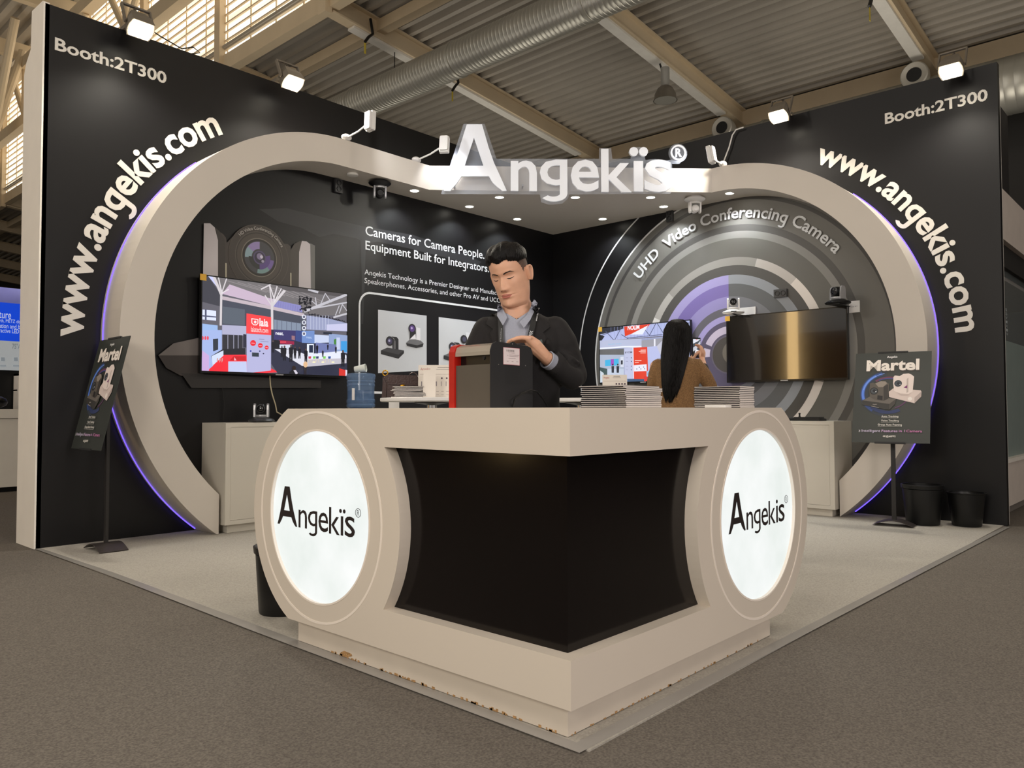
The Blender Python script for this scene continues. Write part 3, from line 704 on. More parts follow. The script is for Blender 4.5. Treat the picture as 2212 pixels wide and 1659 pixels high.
# ------------------------------------------------------------------ neighbouring stand at the left edge
NY = 11.4
t = thing('reception_counter', 'plain white counter of the neighbouring stand at the left edge', 'counter', (3, NY, 0))
part('body', MB().box(.6, 4.6, NY, NY+.7, .06, .93), WHITE, t); part('worktop', MB().box(.58, 4.62, NY-.02, NY+.72, .935, 1.05), WHITE, t); part('plinth', MB().box(.65, 4.55, NY+.04, NY+.66, 0, .06), BLACKP, t)
nf = Frame((0, NY+1.2, 0), (1, 0, 0), (0, 0, 1))
ws = thing('display_wall', 'neighbouring display wall with a blue sign band over a grey panel', 'wall', (3, NY+1.2, 0))
def npx(y): return nf.px(20, y)[1]
part('back_panel', MB().box(.4, 4.8, NY+1.2, NY+1.35, 0, npx(655)), BLACKP, ws)
BLUE = mat('blue_sign', (18, 70, 214), .4, emit=.55, var=.02)
part('blue_panel', MB().box(.4, 4.8, NY+1.17, NY+1.2, npx(737), npx(655)), BLUE, ws)
part('grey_panel', MB().box(.4, 4.8, NY+1.17, NY+1.2, npx(800), npx(737)), mat('pale_panel', (190, 198, 204), .4, emit=.25, var=.01), ws)
fb = Frame((0, NY+1.165, 0), (1, 0, 0), (0, 0, 1)); p = Pic(fb, .001)
for s, x1, y0_, y1_, col in (('ture', 24, 687, 676, (225, 232, 250)), ('rth, METZ disp', 48, 698, 692, (215, 225, 245)), ('ation and bu', 48, 708, 702, (215, 225, 245)), ('ractive LED d', 48, 718, 712, (215, 225, 245))):
    b_ = fb.px(x1, y1_); a_ = fb.px(-2, y0_); p.text(s, col, box=(a_[0], b_[0], a_[1], b_[1]))
b_ = fb.px(47, 743); a_ = fb.px(26, 753); p.text('75"AI', (120, 126, 130), box=(a_[0], b_[0], a_[1], b_[1])); 
for x in (0, 28): p.line([(x, 790), (x+13, 790)], .02, (150, 156, 160)); p.line([(x+2, 776), (x+10, 776)], .05, (140, 146, 150))
part('lettering', p.mb, pic_mat('neighbour_lettering', emit=.6), ws, fix=False)
m = MB(); a_ = nf.px(26, 882); b_ = nf.px(60, 809)
m.box(a_[0], a_[0]+.03, NY+.95, NY+1.15, .0, b_[1]); m.box(a_[0], a_[0]+1.2, NY+.95, NY+1.15, b_[1]-.03, b_[1]); m.box(a_[0], a_[0]+1.2, NY+.98, NY+1.15, (a_[1]+b_[1])/2, (a_[1]+b_[1])/2+.02)
tag(part('display_shelf', m, WHITE), 'thin white framed shelf on the neighbouring counter', 'shelf')
jk = MB().sphere((2.66, NY+.35, 1.185), .2, (1.15, .6, .62), 14); jk.sphere((2.9, NY+.3, 1.14), .12, (1.3, .7, .7), 12)
tag(part('jacket', jk, mat('black_leather', (16, 16, 17), .28, bump=.6, bs=14)), 'crumpled black jacket lying on the neighbouring counter', 'jacket')
pw = thing('display_wall', 'distant purple lit booth wall above the blue sign band', 'wall', (3.6, 17, 0))
fy = Frame((0, 17, 0), (1, 0, 0), (0, 0, 1)); zt = fy.px(20, 622)[1]
part('panel', MB().box(1, 8, 17, 17.2, 0, zt), mat('purple_wall', (90, 90, 150), .6), pw)
for x in (3.3, 4.0, 4.7):
    light('booth_spot', 'SPOT', (x, 16.6, zt+.15), 60, (.75, .75, 1), (x, 17, zt-1.2), .05, 1.2, .6)
    part('spot_head', MB().cyl((x, 16.5, zt+.22), (x, 16.62, zt+.1), .12, n=12), SPOTM, pw)

# ------------------------------------------------------------------ neighbouring stand at the right edge
RY = 1.55
nb = thing('glazed_partition', 'neighbouring white partition with frosted glass behind the right wall', 'partition', (9.5, RY, 0))
WHT = mat('partition_white', (226, 214, 204), .5)
fr_ = Frame((0, RY, 0), (1, 0, 0), (0, 0, 1))
part('base_panel', MB().box(8.13, 13, RY, RY+.12, .07, .50), WHT, nb)
part('plinth', MB().box(8.13, 13, RY+.02, RY+.12, 0, .07), mat('partition_plinth', (130, 122, 116), .5), nb)
part('sill', MB().box(8.13, 13, RY-.02, RY+.12, .50, .54), WHITE, nb)
part('frosted_pane', MB().box(8.27, 13, RY+.04, RY+.055, .54, 1.72), mat('frosted_glass', (150, 164, 160), .5, alpha=.85), nb)
part('clear_pane', MB().box(8.27, 13, RY+.04, RY+.05, 1.72, 2.62), mat('clear_glass', (190, 200, 200), .03, alpha=.18), nb)
part('frame_post', MB().box(8.15, 8.26, RY, RY+.1, .54, 2.62), mat('aluminium_post', (150, 156, 150), .35, metal=.3), nb)
part('dark_header', MB().box(8.13, 13, RY, RY+.12, 2.44, 2.66), DARKH, nb)
part('white_fascia', MB().box(8.13, 13, RY-.05, RY+.12, 2.66, 3.15), WHT, nb)
part('dark_fascia', MB().box(8.13, 9.3, RY, RY+.15, 3.15, 4.05), mat('black_fascia', (44, 42, 42), .5), nb)
part('inner_wall', MB().box(9.6, 13, RY+2.5, RY+2.6, 0, 2.4), mat('navy_wall', (28, 30, 40), .5), nb)
part('soffit', MB().box(8.13, 13, RY+.12, RY+2.6, 2.40, 2.5), WHT, nb)
fi = Frame((0, RY+.03, 0), (1, 0, 0), (0, 0, 1)); p = Pic(fi, .004)
q0 = fi.px(2171, 726); q1 = fi.px(2186, 672)
for k_, ch in enumerate('SSVIXIV'):
    z_ = q1[1]-(k_+1)*(q1[1]-q0[1])/7; p.text(ch, (205, 212, 216), box=(q0[0]+.03, q0[0]+.1, z_+.01, z_+(q1[1]-q0[1])/7*.9))
part('lettering', p.mb, PICT, nb, fix=False)

# glowing cylinder added in place of sunlit windows (it mirrors in the unlit screen)
lc_ = thing('glow_cylinder', 'added warm glowing cylinder behind the viewer, made for the screen reflection', 'column', (-6, 9.0, 0))
part('shaft', MB().cyl((-6, 9.0, .3), (-6, 9.0, 5.6), .15, n=28), mat('amber_glow', (255, 212, 146), .5, emit=8, var=.02), lc_)
part('foot', MB().cyl((-6, 9.0, 0), (-6, 9.0, .3), .35, n=28), DARKH, lc_); part('cap', MB().cyl((-6, 9.0, 5.6), (-6, 9.0, 5.8), .35, n=28), DARKH, lc_)
bw_ = thing('display_wall', 'dark brown booth wall of a stand behind the viewer', 'wall', (-8, 9, 0))
part('panel', MB().box(-8.3, -8.1, 4.5, 14, 0, 3.4), mat('brown_wall', (92, 66, 44), .6), bw_)
# ------------------------------------------------------------------ corner counter
CB = mat('counter_laminate', (214, 204, 190), 0.4, var=0.012, vs=2)
CX, CY, CZ, CT, CBT = 1.895, 1.487, .575, 1.036, .107
LCY, RCX = 2.86, 3.235
ct = thing('reception_counter', 'beige L-shaped corner counter with two glowing round signs and black recessed front', 'counter', (CX+.05, CY+.05, 0))
ZU, ZL, RCUT, RC = .885, .26, .555, .515
def slotface(rc, far):
    """outline of one counter side in (s, z): s = distance from the corner, circle centre at s = rc"""
    hx = math.sqrt(RC**2-(CT-CZ)**2); hb = math.sqrt(RC**2-(CZ-CBT)**2)
    a0 = math.atan2(CT-CZ, hx); a1 = -math.atan2(CZ-CBT, hb)
    return [(rc+RC*math.cos(a0+(a1-a0)*k/28), CZ+RC*math.sin(a0+(a1-a0)*k/28)) for k in range(29)], a0, a1
def cutarc(rc, n=20):
    a0 = PI-math.asin((ZU-CZ)/RCUT); a1 = PI+math.asin((CZ-ZL)/RCUT)
    return [(rc+RCUT*math.cos(a0+(a1-a0)*k/n), CZ+RCUT*math.sin(a0+(a1-a0)*k/n)) for k in range(n+1)]
FT = .055
def side(fn, rc, nm):
    R = .366
    arc, a0, a1 = slotface(rc, 0); cut = cutarc(rc)
    # face plate = upper bar, lower bar and the disc end joined in one loop; a round hole is bridged in
    outer = [(0, CT)]+arc+[(0, CBT), (0, ZL)]+cut[::-1]+[(0, ZU)]
    hole = arcpts((rc, CZ), R, PI/2, PI/2+2*PI*95/96, 96)
    # bridge from the top edge above the circle centre down to the hole
    path = [(0, CT), (rc, CT)]+hole+[hole[0], (rc+.0005, CT)]+arc+[(0, CBT), (0, ZL)]+cut[::-1]+[(0, ZU)]
    return MB().prism(path, fn, 0, FT)
# left side lies on X = CX (s along +Y), right side on Y = CY (s along +X)
fnL = lambda s, z, w: (CX+w, CY+s, z)
fnR = lambda s, z, w: (CX+s, CY+w, z)
rL, rR = LCY-CY, RCX-CX
mL = side(fnL, rL, 'l'); part('front_panel', mL, CB, ct)
mR = side(lambda s, z, w: (CX+max(s, FT), CY+w, z), rR, 'r'); part('front_panel', mR, CB, ct)
# carcass behind: thick worktop, bottom slab, end drums
D = .33
top = MB(); L_ = [(CX+FT+.0005, CY+FT+.0005), (CX+rR+.22, CY+FT+.0005), (CX+rR+.22, CY+D), (CX+D, CY+D), (CX+D, CY+rL+.22), (CX+FT+.0005, CY+rL+.22)]
top.prism(L_, lambda u, v, w: (u, v, w), CT-.03, CT); part('worktop', top, CB, ct)
bt = MB(); bt.prism([(CX+FT+.013, CY+FT+.013), (CX+rR+.2, CY+FT+.013), (CX+rR+.2, CY+D-.02), (CX+D-.02, CY+D-.02), (CX+D-.02, CY+rL+.2), (CX+FT+.013, CY+rL+.2)], lambda u, v, w: (u, v, w), CBT+.001, CBT+.05); part('bottom_panel', bt, CB, ct)
for fn, rc in ((fnL, rL), (fnR, rR)):
    arc, a0, a1 = slotface(rc, 0)
    part('end_panel', MB().prism([(rc-.42, CT-.031)]+arc+[(rc-.42, CBT+.051)], fn, D-.03, D), CB, ct)
    o_ = [(rc+(RC-.0)*math.cos(a0+(a1-a0)*k/28), CZ+RC*math.sin(a0+(a1-a0)*k/28)) for k in range(29)]; i_ = [(rc+(RC-.02)*math.cos(a0+(a1-a0)*k/28), CZ+(RC-.02)*math.sin(a0+(a1-a0)*k/28)) for k in range(29)]
    part('curved_side', MB().bandprism(o_, i_, fn, FT, D-.03), CB, ct)
GB = mat('gloss_black_panel', (14, 10, 10), 0.14, var=0.15, vs=1.5, spec=.35)
bk = MB(); cutL, cutR = cutarc(rL), cutarc(rR)
bk.box(CX+FT, CX+FT+.012, CY+FT, CY+rL-.2, ZL-.1, ZU+.1); part('black_panel', bk, GB, ct)
bk = MB(); bk.box(CX+FT+.012, CX+rR-.2, CY+FT, CY+FT+.012, ZL-.1, ZU+.1); part('black_panel', bk, GB, ct)
PLN = mat('plinth_board', (208, 198, 184), 0.45, var=0.03)
pb = MB(); pb.prism([(1.935, 1.531), (3.41, 1.531), (3.41, 1.531+.38), (1.935+.38, 1.531+.38), (1.935+.38, 3.055), (1.935, 3.055)], lambda u, v, w: (u, v, w), .006, CBT); part('plinth', pb, PLN, ct)
CHIP = mat('raw_chipboard', (176, 138, 92), .9, var=.3, vs=120, bump=.6, bs=200)
ch = MB(); rnd = random.Random(3)
for k in range(60):
    y = 1.56+rnd.random()*1.25; h = .004+.006*rnd.random(); ch.box(1.9335, 1.9352, y, y+.004+.012*rnd.random(), .005, .005+h)
for k in range(40):
    x = 1.95+rnd.random()*1.4; h = .003+.005*rnd.random(); ch.box(x, x+.004+.01*rnd.random(), 1.5295, 1.5312, .005, .005+h)
ch.prism([(2.70, .006), (2.655, .02), (2.66, .028), (2.71, .03), (2.73, .022), (2.745, .007)], lambda u, v, w: (1.9335+w, u, v), 0, .0015)
c_ = part('chipped_edge', ch, CHIP, ct, label='raw chipped board edge'); c_['kind'] = 'stuff'
LBX = mat('light_box', (242, 250, 246), .5, emit=.80, var=.10, vs=3.5, spec=.2)
LBX.node_tree.links.remove(LBX.node_tree.nodes['Principled BSDF'].inputs['Base Color'].links[0]); LBX.node_tree.nodes['Principled BSDF'].inputs['Base Color'].default_value = (.12, .13, .125, 1)
INL = mat('pale_inlay', (240, 230, 218), .45, var=.01)
INK = mat('black_vinyl', (38, 30, 30), .5, var=.05); INK2 = mat('violet_vinyl', (70, 52, 120), .5, var=.05)
for fn, rc, fr_, lab in ((fnL, rL, Frame((CX+.019, 0, CZ), (0, -1, 0), (0, 0, 1)), 'left'), (fnR, rR, Frame((0, CY+.019, CZ), (1, 0, 0), (0, 0, 1)), 'right')):
    part('light_box', MB().prism(arcpts((rc, CZ), .3655, PI/2, PI/2+2*PI*95/96, 96), fn, .012, .05), LBX, ct)
    part('trim_ring', MB().ringprism(arcpts((rc, CZ), .372, PI/2, PI/2+2*PI*95/96, 96), arcpts((rc, CZ), .3645, PI/2, PI/2+2*PI*95/96, 96), fn, -.0015, .014), INL, ct)
    part('inlay_ring', MB().ringprism(arcpts((rc, CZ), .450, 0, 2*PI*71/72, 72), arcpts((rc, CZ), .440, 0, 2*PI*71/72, 72), fn, -.0012, .003), INL, ct)
def logo(fr, p0, p1, two, mat_, par):
    """p0: pixel of the lower left tip of the A, p1: pixel of the lower right end of the s"""
    a = fr.px(*p0); b = fr.px(*p1); k = (b[0]-a[0])/(1830-102)
    q = lambda x, y: (a[0]+(x-102)*k, a[1]+(612-y)*k*1.02)
    m = MB(); fr2 = fr
    path = plate_with_hole(m, Apts, hole, fr2, 0, 1); m.prism([q(x, y) for x, y in path], fr2.P, 0, .0015)
    for ch, bx in (('n', (608, 805, 382, 610)), ('g', (828, 1035, 375, 690)), ('e', (1063, 1275, 375, 615)), ('k', (1293, 1520, 295, 618)), ('s', (1622, 1828, 375, 618))):
        l, h = q(bx[0], bx[3]), q(bx[1], bx[2]); tx(m, ch, fr2, box=(l[0], h[0], l[1], h[1]), bold=.002, w=.0005)
    l, h = q(1545, 615), q(1590, 385); m.prism([(l[0], l[1]), (h[0], l[1]), (h[0], h[1]), (l[0], h[1])], fr2.P, 0, .0015)
    for x in ((1535, 1612) if two else (1567,)): m.prism(arcpts(q(x, 325), .0085, 0, 2*PI*15/16, 16), fr2.P, 0, .0015)
    c2 = q(1890, 318); m.ringprism(arcpts(c2, .0185, 0, 2*PI*31/32, 32), arcpts(c2, .0165, 0, 2*PI*31/32, 32), fr2.P, 0, .001); tx(m, 'R', fr2, box=(c2[0]-.007, c2[0]+.008, c2[1]-.011, c2[1]+.011), w=.0005)
    part('logo', m, mat_, par, fix=False)
FLg = Frame((CX+.0105, 0, 0), (0, -1, 0), (0, 0, 1)); FRg = Frame((0, CY+.0105, 0), (1, 0, 0), (0, 0, 1))
logo(FLg, (600, 1131), (767, 1155), True, INK, ct); logo(FRg, (1574, 1155), (1695, 1131), False, INK, ct)

# ------------------------------------------------------------------ badge machine on the counter
MX, MY, MZ = 2.017, 1.944, CT
mc = thing('badge_printer', 'black desktop machine with red back plate and clear hood on the counter', 'machine', (MX+.11, MY+.1, MZ))
PLATE = mat('dark_metal_plate', (46, 46, 48), .45, metal=.2, var=.03)
mw = Frame((MX, MY, MZ), (1, 0, 0), (0, 0, 1)); H = .242; W = .232
pts = [(0, 0), (W, 0), (W, H-.03), (W-.01, H-.012), (W-.03, H-.006), (W*.62, H-.004), (W*.56, H+.004), (W*.50, H+.004), (W*.44, H-.002), (.03, H), (.01, H-.008), (0, H-.03)]
part('side_plate', MB().prism(pts, mw.P, -.004, .0), PLATE, mc)
part('body', MB().box(MX+.004, MX+W-.01, MY+.005, MY+.185, MZ, MZ+H*.66), mat('grey_steel_panel', (96, 90, 82), .5, metal=.3, var=.04), mc)
part('inner_frame', MB().box(MX+.03, MX+W-.02, MY+.005, MY+.185, MZ+H*.66, MZ+H*.93), mat('inner_black', (14, 13, 13), .3), mc)
hd = [(.0, H*.80), (.0, H-.035), (.008, H-.014), (.03, H-.004), (W-.03, H-.004), (W-.004, H-.02), (W-.004, H*.8), (W-.008, H*.8), (W-.008, H-.02), (W-.03, H-.009), (.03, H-.009), (.012, H-.018), (.004, H-.035), (.004, H*.8)]
part('clear_hood', MB().prism(hd, lambda u, v, w: (MX+u, MY+w, MZ+v), .005, .185), mat('clear_hood', (206, 196, 180), .06, alpha=.45, coat=.6), mc)
RED = mat('red_plate', (176, 26, 16), .35, var=.1, vs=20)
mb2 = Frame((MX-.004, MY+.186, MZ), (1, 0, 0), (0, 0, 1)); part('back_plate', MB().prism([(u*1.03, v) for u, v in pts], mb2.P, -.030, 0), RED, mc)
part('knob', MB().cyl((MX, MY+.03, MZ+H*.75), (MX-.008, MY+.03, MZ+H*.75), .007, n=14), BLACKP, mc)
m = MB(); a = mw.px(1087, 787); b = mw.px(1122, 753); m.prism([(a[0], a[1]), (b[0], a[1]-.001), (b[0], b[1]), (a[0], b[1])], mw.P, .0001, .0008, None)
part('label', m, mat('paper_label', (226, 214, 216), .6), mc, label='white paper label with bar code')
p = Pic(mw, .0009, .0001); w_ = b[0]-a[0]; h_ = b[1]-a[1]
p.line([(a[0], a[1]), (b[0], a[1]), (b[0], b[1]), (a[0], b[1]), (a[0], a[1])], .0012, (170, 70, 90), px=False)
for k in range(14): p.line([(a[0]+w_*(.2+.035*k), b[1]-h_*.12), (a[0]+w_*(.2+.035*k), b[1]-h_*.24)], .0006+.0007*(k % 3 == 0), (40, 40, 44), px=False)
for k, (x0_, x1_, y_) in enumerate(((.3, .7, .3), (.35, .95, .42), (.35, .9, .49), (.3, .75, .62), (.2, .3, .8), (.5, .6, .8), (.78, .9, .8), (.22, .28, .46))): p.line([(a[0]+w_*x0_, b[1]-h_*y_), (a[0]+w_*x1_, b[1]-h_*y_)], .0009, (120, 100, 104), px=False)
for i in range(10):
    for j in range(9):
        q0 = mw.px(1093, 791); q1 = mw.px(1121, 829); p.disc((q0[0]+(q1[0]-q0[0])*j/8, q0[1]+(q1[1]-q0[1])*i/9), .0012, (8, 8, 8), n=8)
part('print', p.mb, PICT, mc, fix=False)
for (x, y) in ((1107, 743), (1077, 787), (1135, 790)):
    c_ = mw.px(x, y); part('screw', MB().sphere(mw.P(c_[0], c_[1], .0), .0022, n=10), CHROME, mc)
cp = [onp(x, y, mw.P(0, 0, .03), mw.w) for x, y in ((1106, 872), (1112, 862), (1128, 850), (1146, 843), (1160, 846), (1172, 860), (1182, 877))]
cp[0] = mw.P(mw.px(1106, 874)[0], .006, 0.004)
part('power_cable', MB().tube([cp[0]]+[Vector((q.x, q.y, max(q.z, CT+.006))) for q in cp[1:]], .0035, 8), BLACKP, mc)

# ------------------------------------------------------------------ catalogue stacks on the counter
COVER = mat('catalogue_cover', (34, 32, 36), .3, var=.1); PAGES = mat('page_edges', (226, 218, 212), .7, var=.06, vs=300, stretch=(.1, .1, 3))
ORD = ['lowest', 'second', 'third', 'fourth', 'fifth', 'sixth', 'seventh', 'eighth', 'ninth', 'tenth', 'eleventh', 'twelfth']
def book(x0, x1, y0, y1, z, t, lab, grp, cover=COVER, rot=0.0, bend=0):
    cx_, cy_ = (x0+x1)/2, (y0+y1)/2; o = thing('catalogue', lab, 'catalogue', (cx_, cy_, z), rot, grp)
    hx, hy = (x1-x0)/2, (y1-y0)/2
    part('pages', MB().box(-hx+.001, hx-.001, -hy+.001, hy-.001, t*.10, t*.88), PAGES, o, world=False)
    m = MB().box(-hx, hx, -hy, hy, 0, t*.09); m.box(-hx, hx, -hy, hy, t*.89, t*.97); m.box(-hx, -hx+.0009, -hy, hy, t*.09, t*.50); part('cover', m, cover, o, world=False); return o
rnd = random.Random(5); n = 11; t_ = .083/n
for k in range(n):
    dx, dy = rnd.uniform(-.003, .003), rnd.uniform(-.003, .003)
    if k == n-1: dx, dy = -.004, .008
    lab = 'top catalogue of the left stack on the counter' if k == n-1 else 'bottom catalogue of the left stack on the counter' if k == 0 else '%s catalogue from the bottom of the left stack on the counter' % ORD[k]
    book(2.37+dx, 2.618+dx, 1.60+dy, 1.805+dy, CT+.0005+k*t_, t_*.98, lab, 'catalogues in the left stack on the counter', rot=rnd.uniform(-.01, .01))
n = 12; t_ = .099/n
for k in range(n):
    dx, dy = rnd.uniform(-.002, .002), rnd.uniform(-.002, .002)
    lab = 'top catalogue of the right stack on the counter' if k == n-1 else 'bottom catalogue of the right stack on the counter' if k == 0 else '%s catalogue from the bottom of the right stack on the counter' % ORD[k]
    book(3.28+dx, 3.43+dx, 1.60+dy, 1.83+dy, CT+.0005+k*t_, t_*.98, lab, 'catalogues in the right stack on the counter', rot=rnd.uniform(-.008, .008))
tag(part('card_box', MB().bbox(3.14, 3.20, 1.60, 1.70, CT+.0005, CT+.012, .002), WHITEP), 'flat white card box in front of the right catalogue stack', 'box')

# ------------------------------------------------------------------ cabinets
CAB = mat('cabinet_laminate', (204, 198, 186), .4, var=.015, vs=2)
def cabinet(frm, L, Dp, Hc, doors, lab, org):
    """frm maps (s, d, z): s along the front, d depth behind the front"""
    t = thing('storage_cabinet', lab, 'cabinet', org)
    def bx(s0, s1, d0, d1, z0, z1): 
        a = frm(s0, d0, z0); b = frm(s1, d1, z1); return MB().box(min(a[0], b[0]), max(a[0], b[0]), min(a[1], b[1]), max(a[1], b[1]), z0, z1)
    part('carcass', bx(0, L, .022, Dp, .075, Hc), CAB, t); part('plinth', bx(.04, L-.03, .04, Dp, .005, .075), CAB, t)
    m = MB(); 
    for q in ((0, .045, .075, Hc), (L-.045, L, .075, Hc), (.045, L-.045, .075, .11), (.045, L-.045, Hc-.035, Hc)): m.extend(bx(q[0], q[1], 0, .0219, q[2], q[3]))
    part('face_frame', m, CAB, t); w = (L-.09)/doors
    for k in range(doors): part('door', bx(.045+k*w+.002, .045+(k+1)*w-.002, .003, .0215, .112, Hc-.037), CAB, t)
    return t
cabinet(lambda s, d, z: (3.165+s, 6.105+d, z), 2.0, .42, .922, 3, 'grey-beige storage cabinet under the large left wall screen', (4.1, 6.3, 0))
cabinet(lambda s, d, z: (7.50+d, 2.71+s, z), 2.0, .475, .912, 3, 'grey-beige storage cabinet under the unlit right wall screen', (7.7, 3.7, 0))

# ------------------------------------------------------------------ screens
BEZ = mat('screen_bezel', (14, 14, 15), .25, var=0)
TVG = mat('dark_screen_glass', (9, 8, 8), .10, var=0, spec=.9, coat=1.0, bump=.06, bs=1.6)
def tv(fr, u0, u1, v0, v1, lab, wall_w, pic=None, tagcol=(212, 168, 60)):
    t = thing('wall_screen', lab, 'screen', fr.P((u0+u1)/2, v0, -.0))
    m = MB(); m.prism([(u0, v0), (u1, v0), (u1, v1), (u0, v1)], fr.P, -.035, 0); part('casing', m, BEZ, t)
    m = MB(); m.prism([(u0+.3, v0+.15), (u1-.3, v0+.15), (u1-.3, v1-.15), (u0+.3, v1-.15)], fr.P, -wall_w, -.036); part('wall_mount', m, BLACKP, t)
    b = .010; m = MB(); m.ringprism([(u0, v0), (u1, v0), (u1, v1), (u0, v1)], [(u0+b, v0+b*2), (u1-b, v0+b*2), (u1-b, v1-b), (u0+b, v1-b)], fr.P, 0.0001, .004); part('bezel', m, BEZ, t)
    if pic is None:
        m = MB(); m.prism([(u0+b, v0+b*2), (u1-b, v0+b*2), (u1-b, v1-b), (u0+b, v1-b)], fr.P, .0001, .0015); part('screen_glass', m, TVG, t)
    else: part('screen_picture', pic(fr, (u0+b, u1-b, v0+b*2, v1-b)), SCREEN, t, fix=False)
    m = MB(); m.prism([(u0-.012, v1-.052), (u0+.045, v1-.052), (u0+.045, v1+.004), (u0-.012, v1+.004)], fr.P, .0042, .005); part('energy_sticker', m, mat('orange_sticker', (222, 172, 60), .5), t, label='small orange sticker')
    m = MB(); m.prism([((u0+u1)/2-.04, v0+.004), ((u0+u1)/2+.04, v0+.004), ((u0+u1)/2+.04, v0+.014), ((u0+u1)/2-.04, v0+.014)], fr.P, .0042, .005); part('badge', m, SILV, t)
    return t
class CPic(Pic):
    """Pic with the shapes clipped to the screen and given in a magnified pixel grid"""
    def __init__(s, fr, bx, ox, oy, k): Pic.__init__(s, fr, .0006, .00006); s.bx = bx; s.q = lambda x, y: (ox+x/k, oy+y/k)
    def clip(s, P):
        u0, u1, v0, v1 = s.bx
        for ax, val, sg in ((0, u0, 1), (0, u1, -1), (1, v0, 1), (1, v1, -1)):
            Q = []
            for i in range(len(P)):
                a, b = P[i-1], P[i]; da = (a[ax]-val)*sg; db = (b[ax]-val)*sg
                if (da >= 0) != (db >= 0): t = da/(da-db); Q.append((a[0]+(b[0]-a[0])*t, a[1]+(b[1]-a[1])*t))
                if db >= 0: Q.append(b)
            P = Q
            if len(P) < 3: return []
        return P
    def pg(s, pts, col):
        P = s.clip([s.fr.px(*s.q(*p)) for p in pts])
        if len(P) >= 3: s.poly(P, col, px=False)
    def ln(s, pts, w, col):
        for (x0, y0), (x1, y1) in zip(pts, pts[1:]):
            L = math.hypot(x1-x0, y1-y0) or 1; nx, ny = -(y1-y0)/L*w/2, (x1-x0)/L*w/2
            s.pg([(x0-nx, y0-ny), (x1-nx, y1-ny), (x1+nx, y1+ny), (x0+nx, y0+ny)], col)
    def el(s, x, y, rx, ry, col, n=20): s.pg([(x+rx*math.cos(2*PI*k/n), y+ry*math.sin(2*PI*k/n)) for k in range(n)], col)
    def tt(s, t, x0, y0, x1, y1, col, bold=0.0):
        a = s.fr.px(*s.q(x0, y0)); b = s.fr.px(*s.q(x1, y1)); s.text(t, col, box=(a[0], b[0], a[1], b[1]), bold=bold)
def pic1(fr, bx):
    p = CPic(fr, bx, 420, 560, 4.608); rn = random.Random(2)
    p.pg([(40, 100), (1560, 100), (1560, 1220), (40, 1220)], (96, 94, 104))
    p.pg([(60, 170), (130, 160), (260, 350), (260, 470), (60, 420)], (62, 62, 72)); p.pg([(130, 160), (200, 168), (260, 290), (235, 290)], (196, 200, 240))
    p.pg([(190, 165), (1520, 345), (1520, 560), (1180, 560), (780, 470), (280, 340)], (112, 108, 110))
    for k in range(8): p.ln([(330+k*100, 215+k*14), (720+k*90, 330+k*18)], 7, (138, 132, 134))
    p.pg([(275, 345), (350, 250), (720, 380), (1060, 470), (1075, 520), (770, 470)], (196, 176, 196)); p.pg([(780, 400), (1060, 460), (1075, 530), (790, 480)], (136, 134, 190))
    for k in range(16): p.ln([(800+k*17, 400+k*5), (806+k*17, 480+k*4)], 4, (120, 120, 170))
    p.pg([(265, 365), (770, 468), (1090, 540), (1090, 575), (760, 500), (265, 400)], (190, 176, 184))
    p.pg([(265, 400), (760, 500), (1090, 572), (1090, 720), (265, 660)], (70, 74, 88)); p.pg([(280, 470), (500, 500), (500, 660), (280, 640)], (88, 96, 108)); p.pg([(790, 600), (1060, 640), (1060, 720), (790, 700)], (128, 140, 160))
    for k in range(6): p.ln([(820+k*48, 605+k*5), (820+k*48, 705)], 5, (86, 92, 112))
    for (x0, y0, x1, y1, w) in ((190, 170, 265, 350, 26), (235, 170, 275, 350, 10), (265, 350, 320, 190, 12), (265, 340, 340, 300, 10), (770, 465, 700, 360, 12), (770, 465, 745, 250, 12), (770, 465, 825, 255, 12), (770, 465, 930, 270, 26), (745, 250, 800, 420, 9), (880, 260, 790, 430, 9), (265, 350, 260, 660, 22), (770, 465, 772, 700, 24), (760, 250, 660, 300, 14)):
        p.ln([(x0, y0), (x1, y1)], w, (206, 200, 204) if w > 10 else (222, 216, 220))
    p.pg([(800, 255), (1520, 350), (1520, 380), (900, 310)], (86, 82, 84))
    for (x0, y0, x1, y1, w) in ((1090, 520, 1520, 350, 26), (1180, 490, 1520, 430, 14), (1150, 400, 1240, 480, 8), (1240, 480, 1300, 340, 8), (1200, 380, 1215, 470, 10), (1300, 340, 1360, 430, 8), (1380, 580, 1520, 540, 18), (1440, 540, 1470, 450, 8), (1470, 450, 1520, 520, 8), (1400, 560, 1440, 460, 8), (1130, 300, 1230, 330, 22)): p.ln([(x0, y0), (x1, y1)], w, (190, 188, 196))
    for k in range(46): x = 1040+rn.random()*120; y = 370+rn.random()*140; p.el(x, y, 7+rn.random()*8, 5+rn.random()*7, (26, 26, 34), 8)
    for k in range(40): x = 1130+k*9.3; y = 530+k*2.2+rn.random()*22; p.el(x, y, 8, 6, (34, 34, 44), 8)
    p.pg([(1110, 560), (1330, 590), (1520, 640), (1520, 720), (1110, 700)], (152, 158, 190)); p.pg([(1310, 650), (1520, 640), (1520, 715), (1310, 712)], (196, 196, 226))
    for k in range(7): p.ln([(1150+k*30, 560), (1150+k*30, 700)], 3, (200, 206, 226))
    p.pg([(65, 500), (210, 515), (210, 612), (65, 600)], (216, 222, 250)); p.pg([(98, 500), (116, 500), (116, 605), (98, 605)], (80, 84, 110)); p.pg([(65, 556), (210, 570), (210, 582), (65, 570)], (80, 84, 110))
    p.pg([(270, 655), (510, 665), (510, 760), (270, 750)], (172, 172, 200)); p.pg([(275, 750), (470, 757), (470, 900), (275, 910)], (46, 46, 54))
    for x in (327, 385, 430): p.ln([(x, 755), (x, 905)], 7, (150, 150, 170))
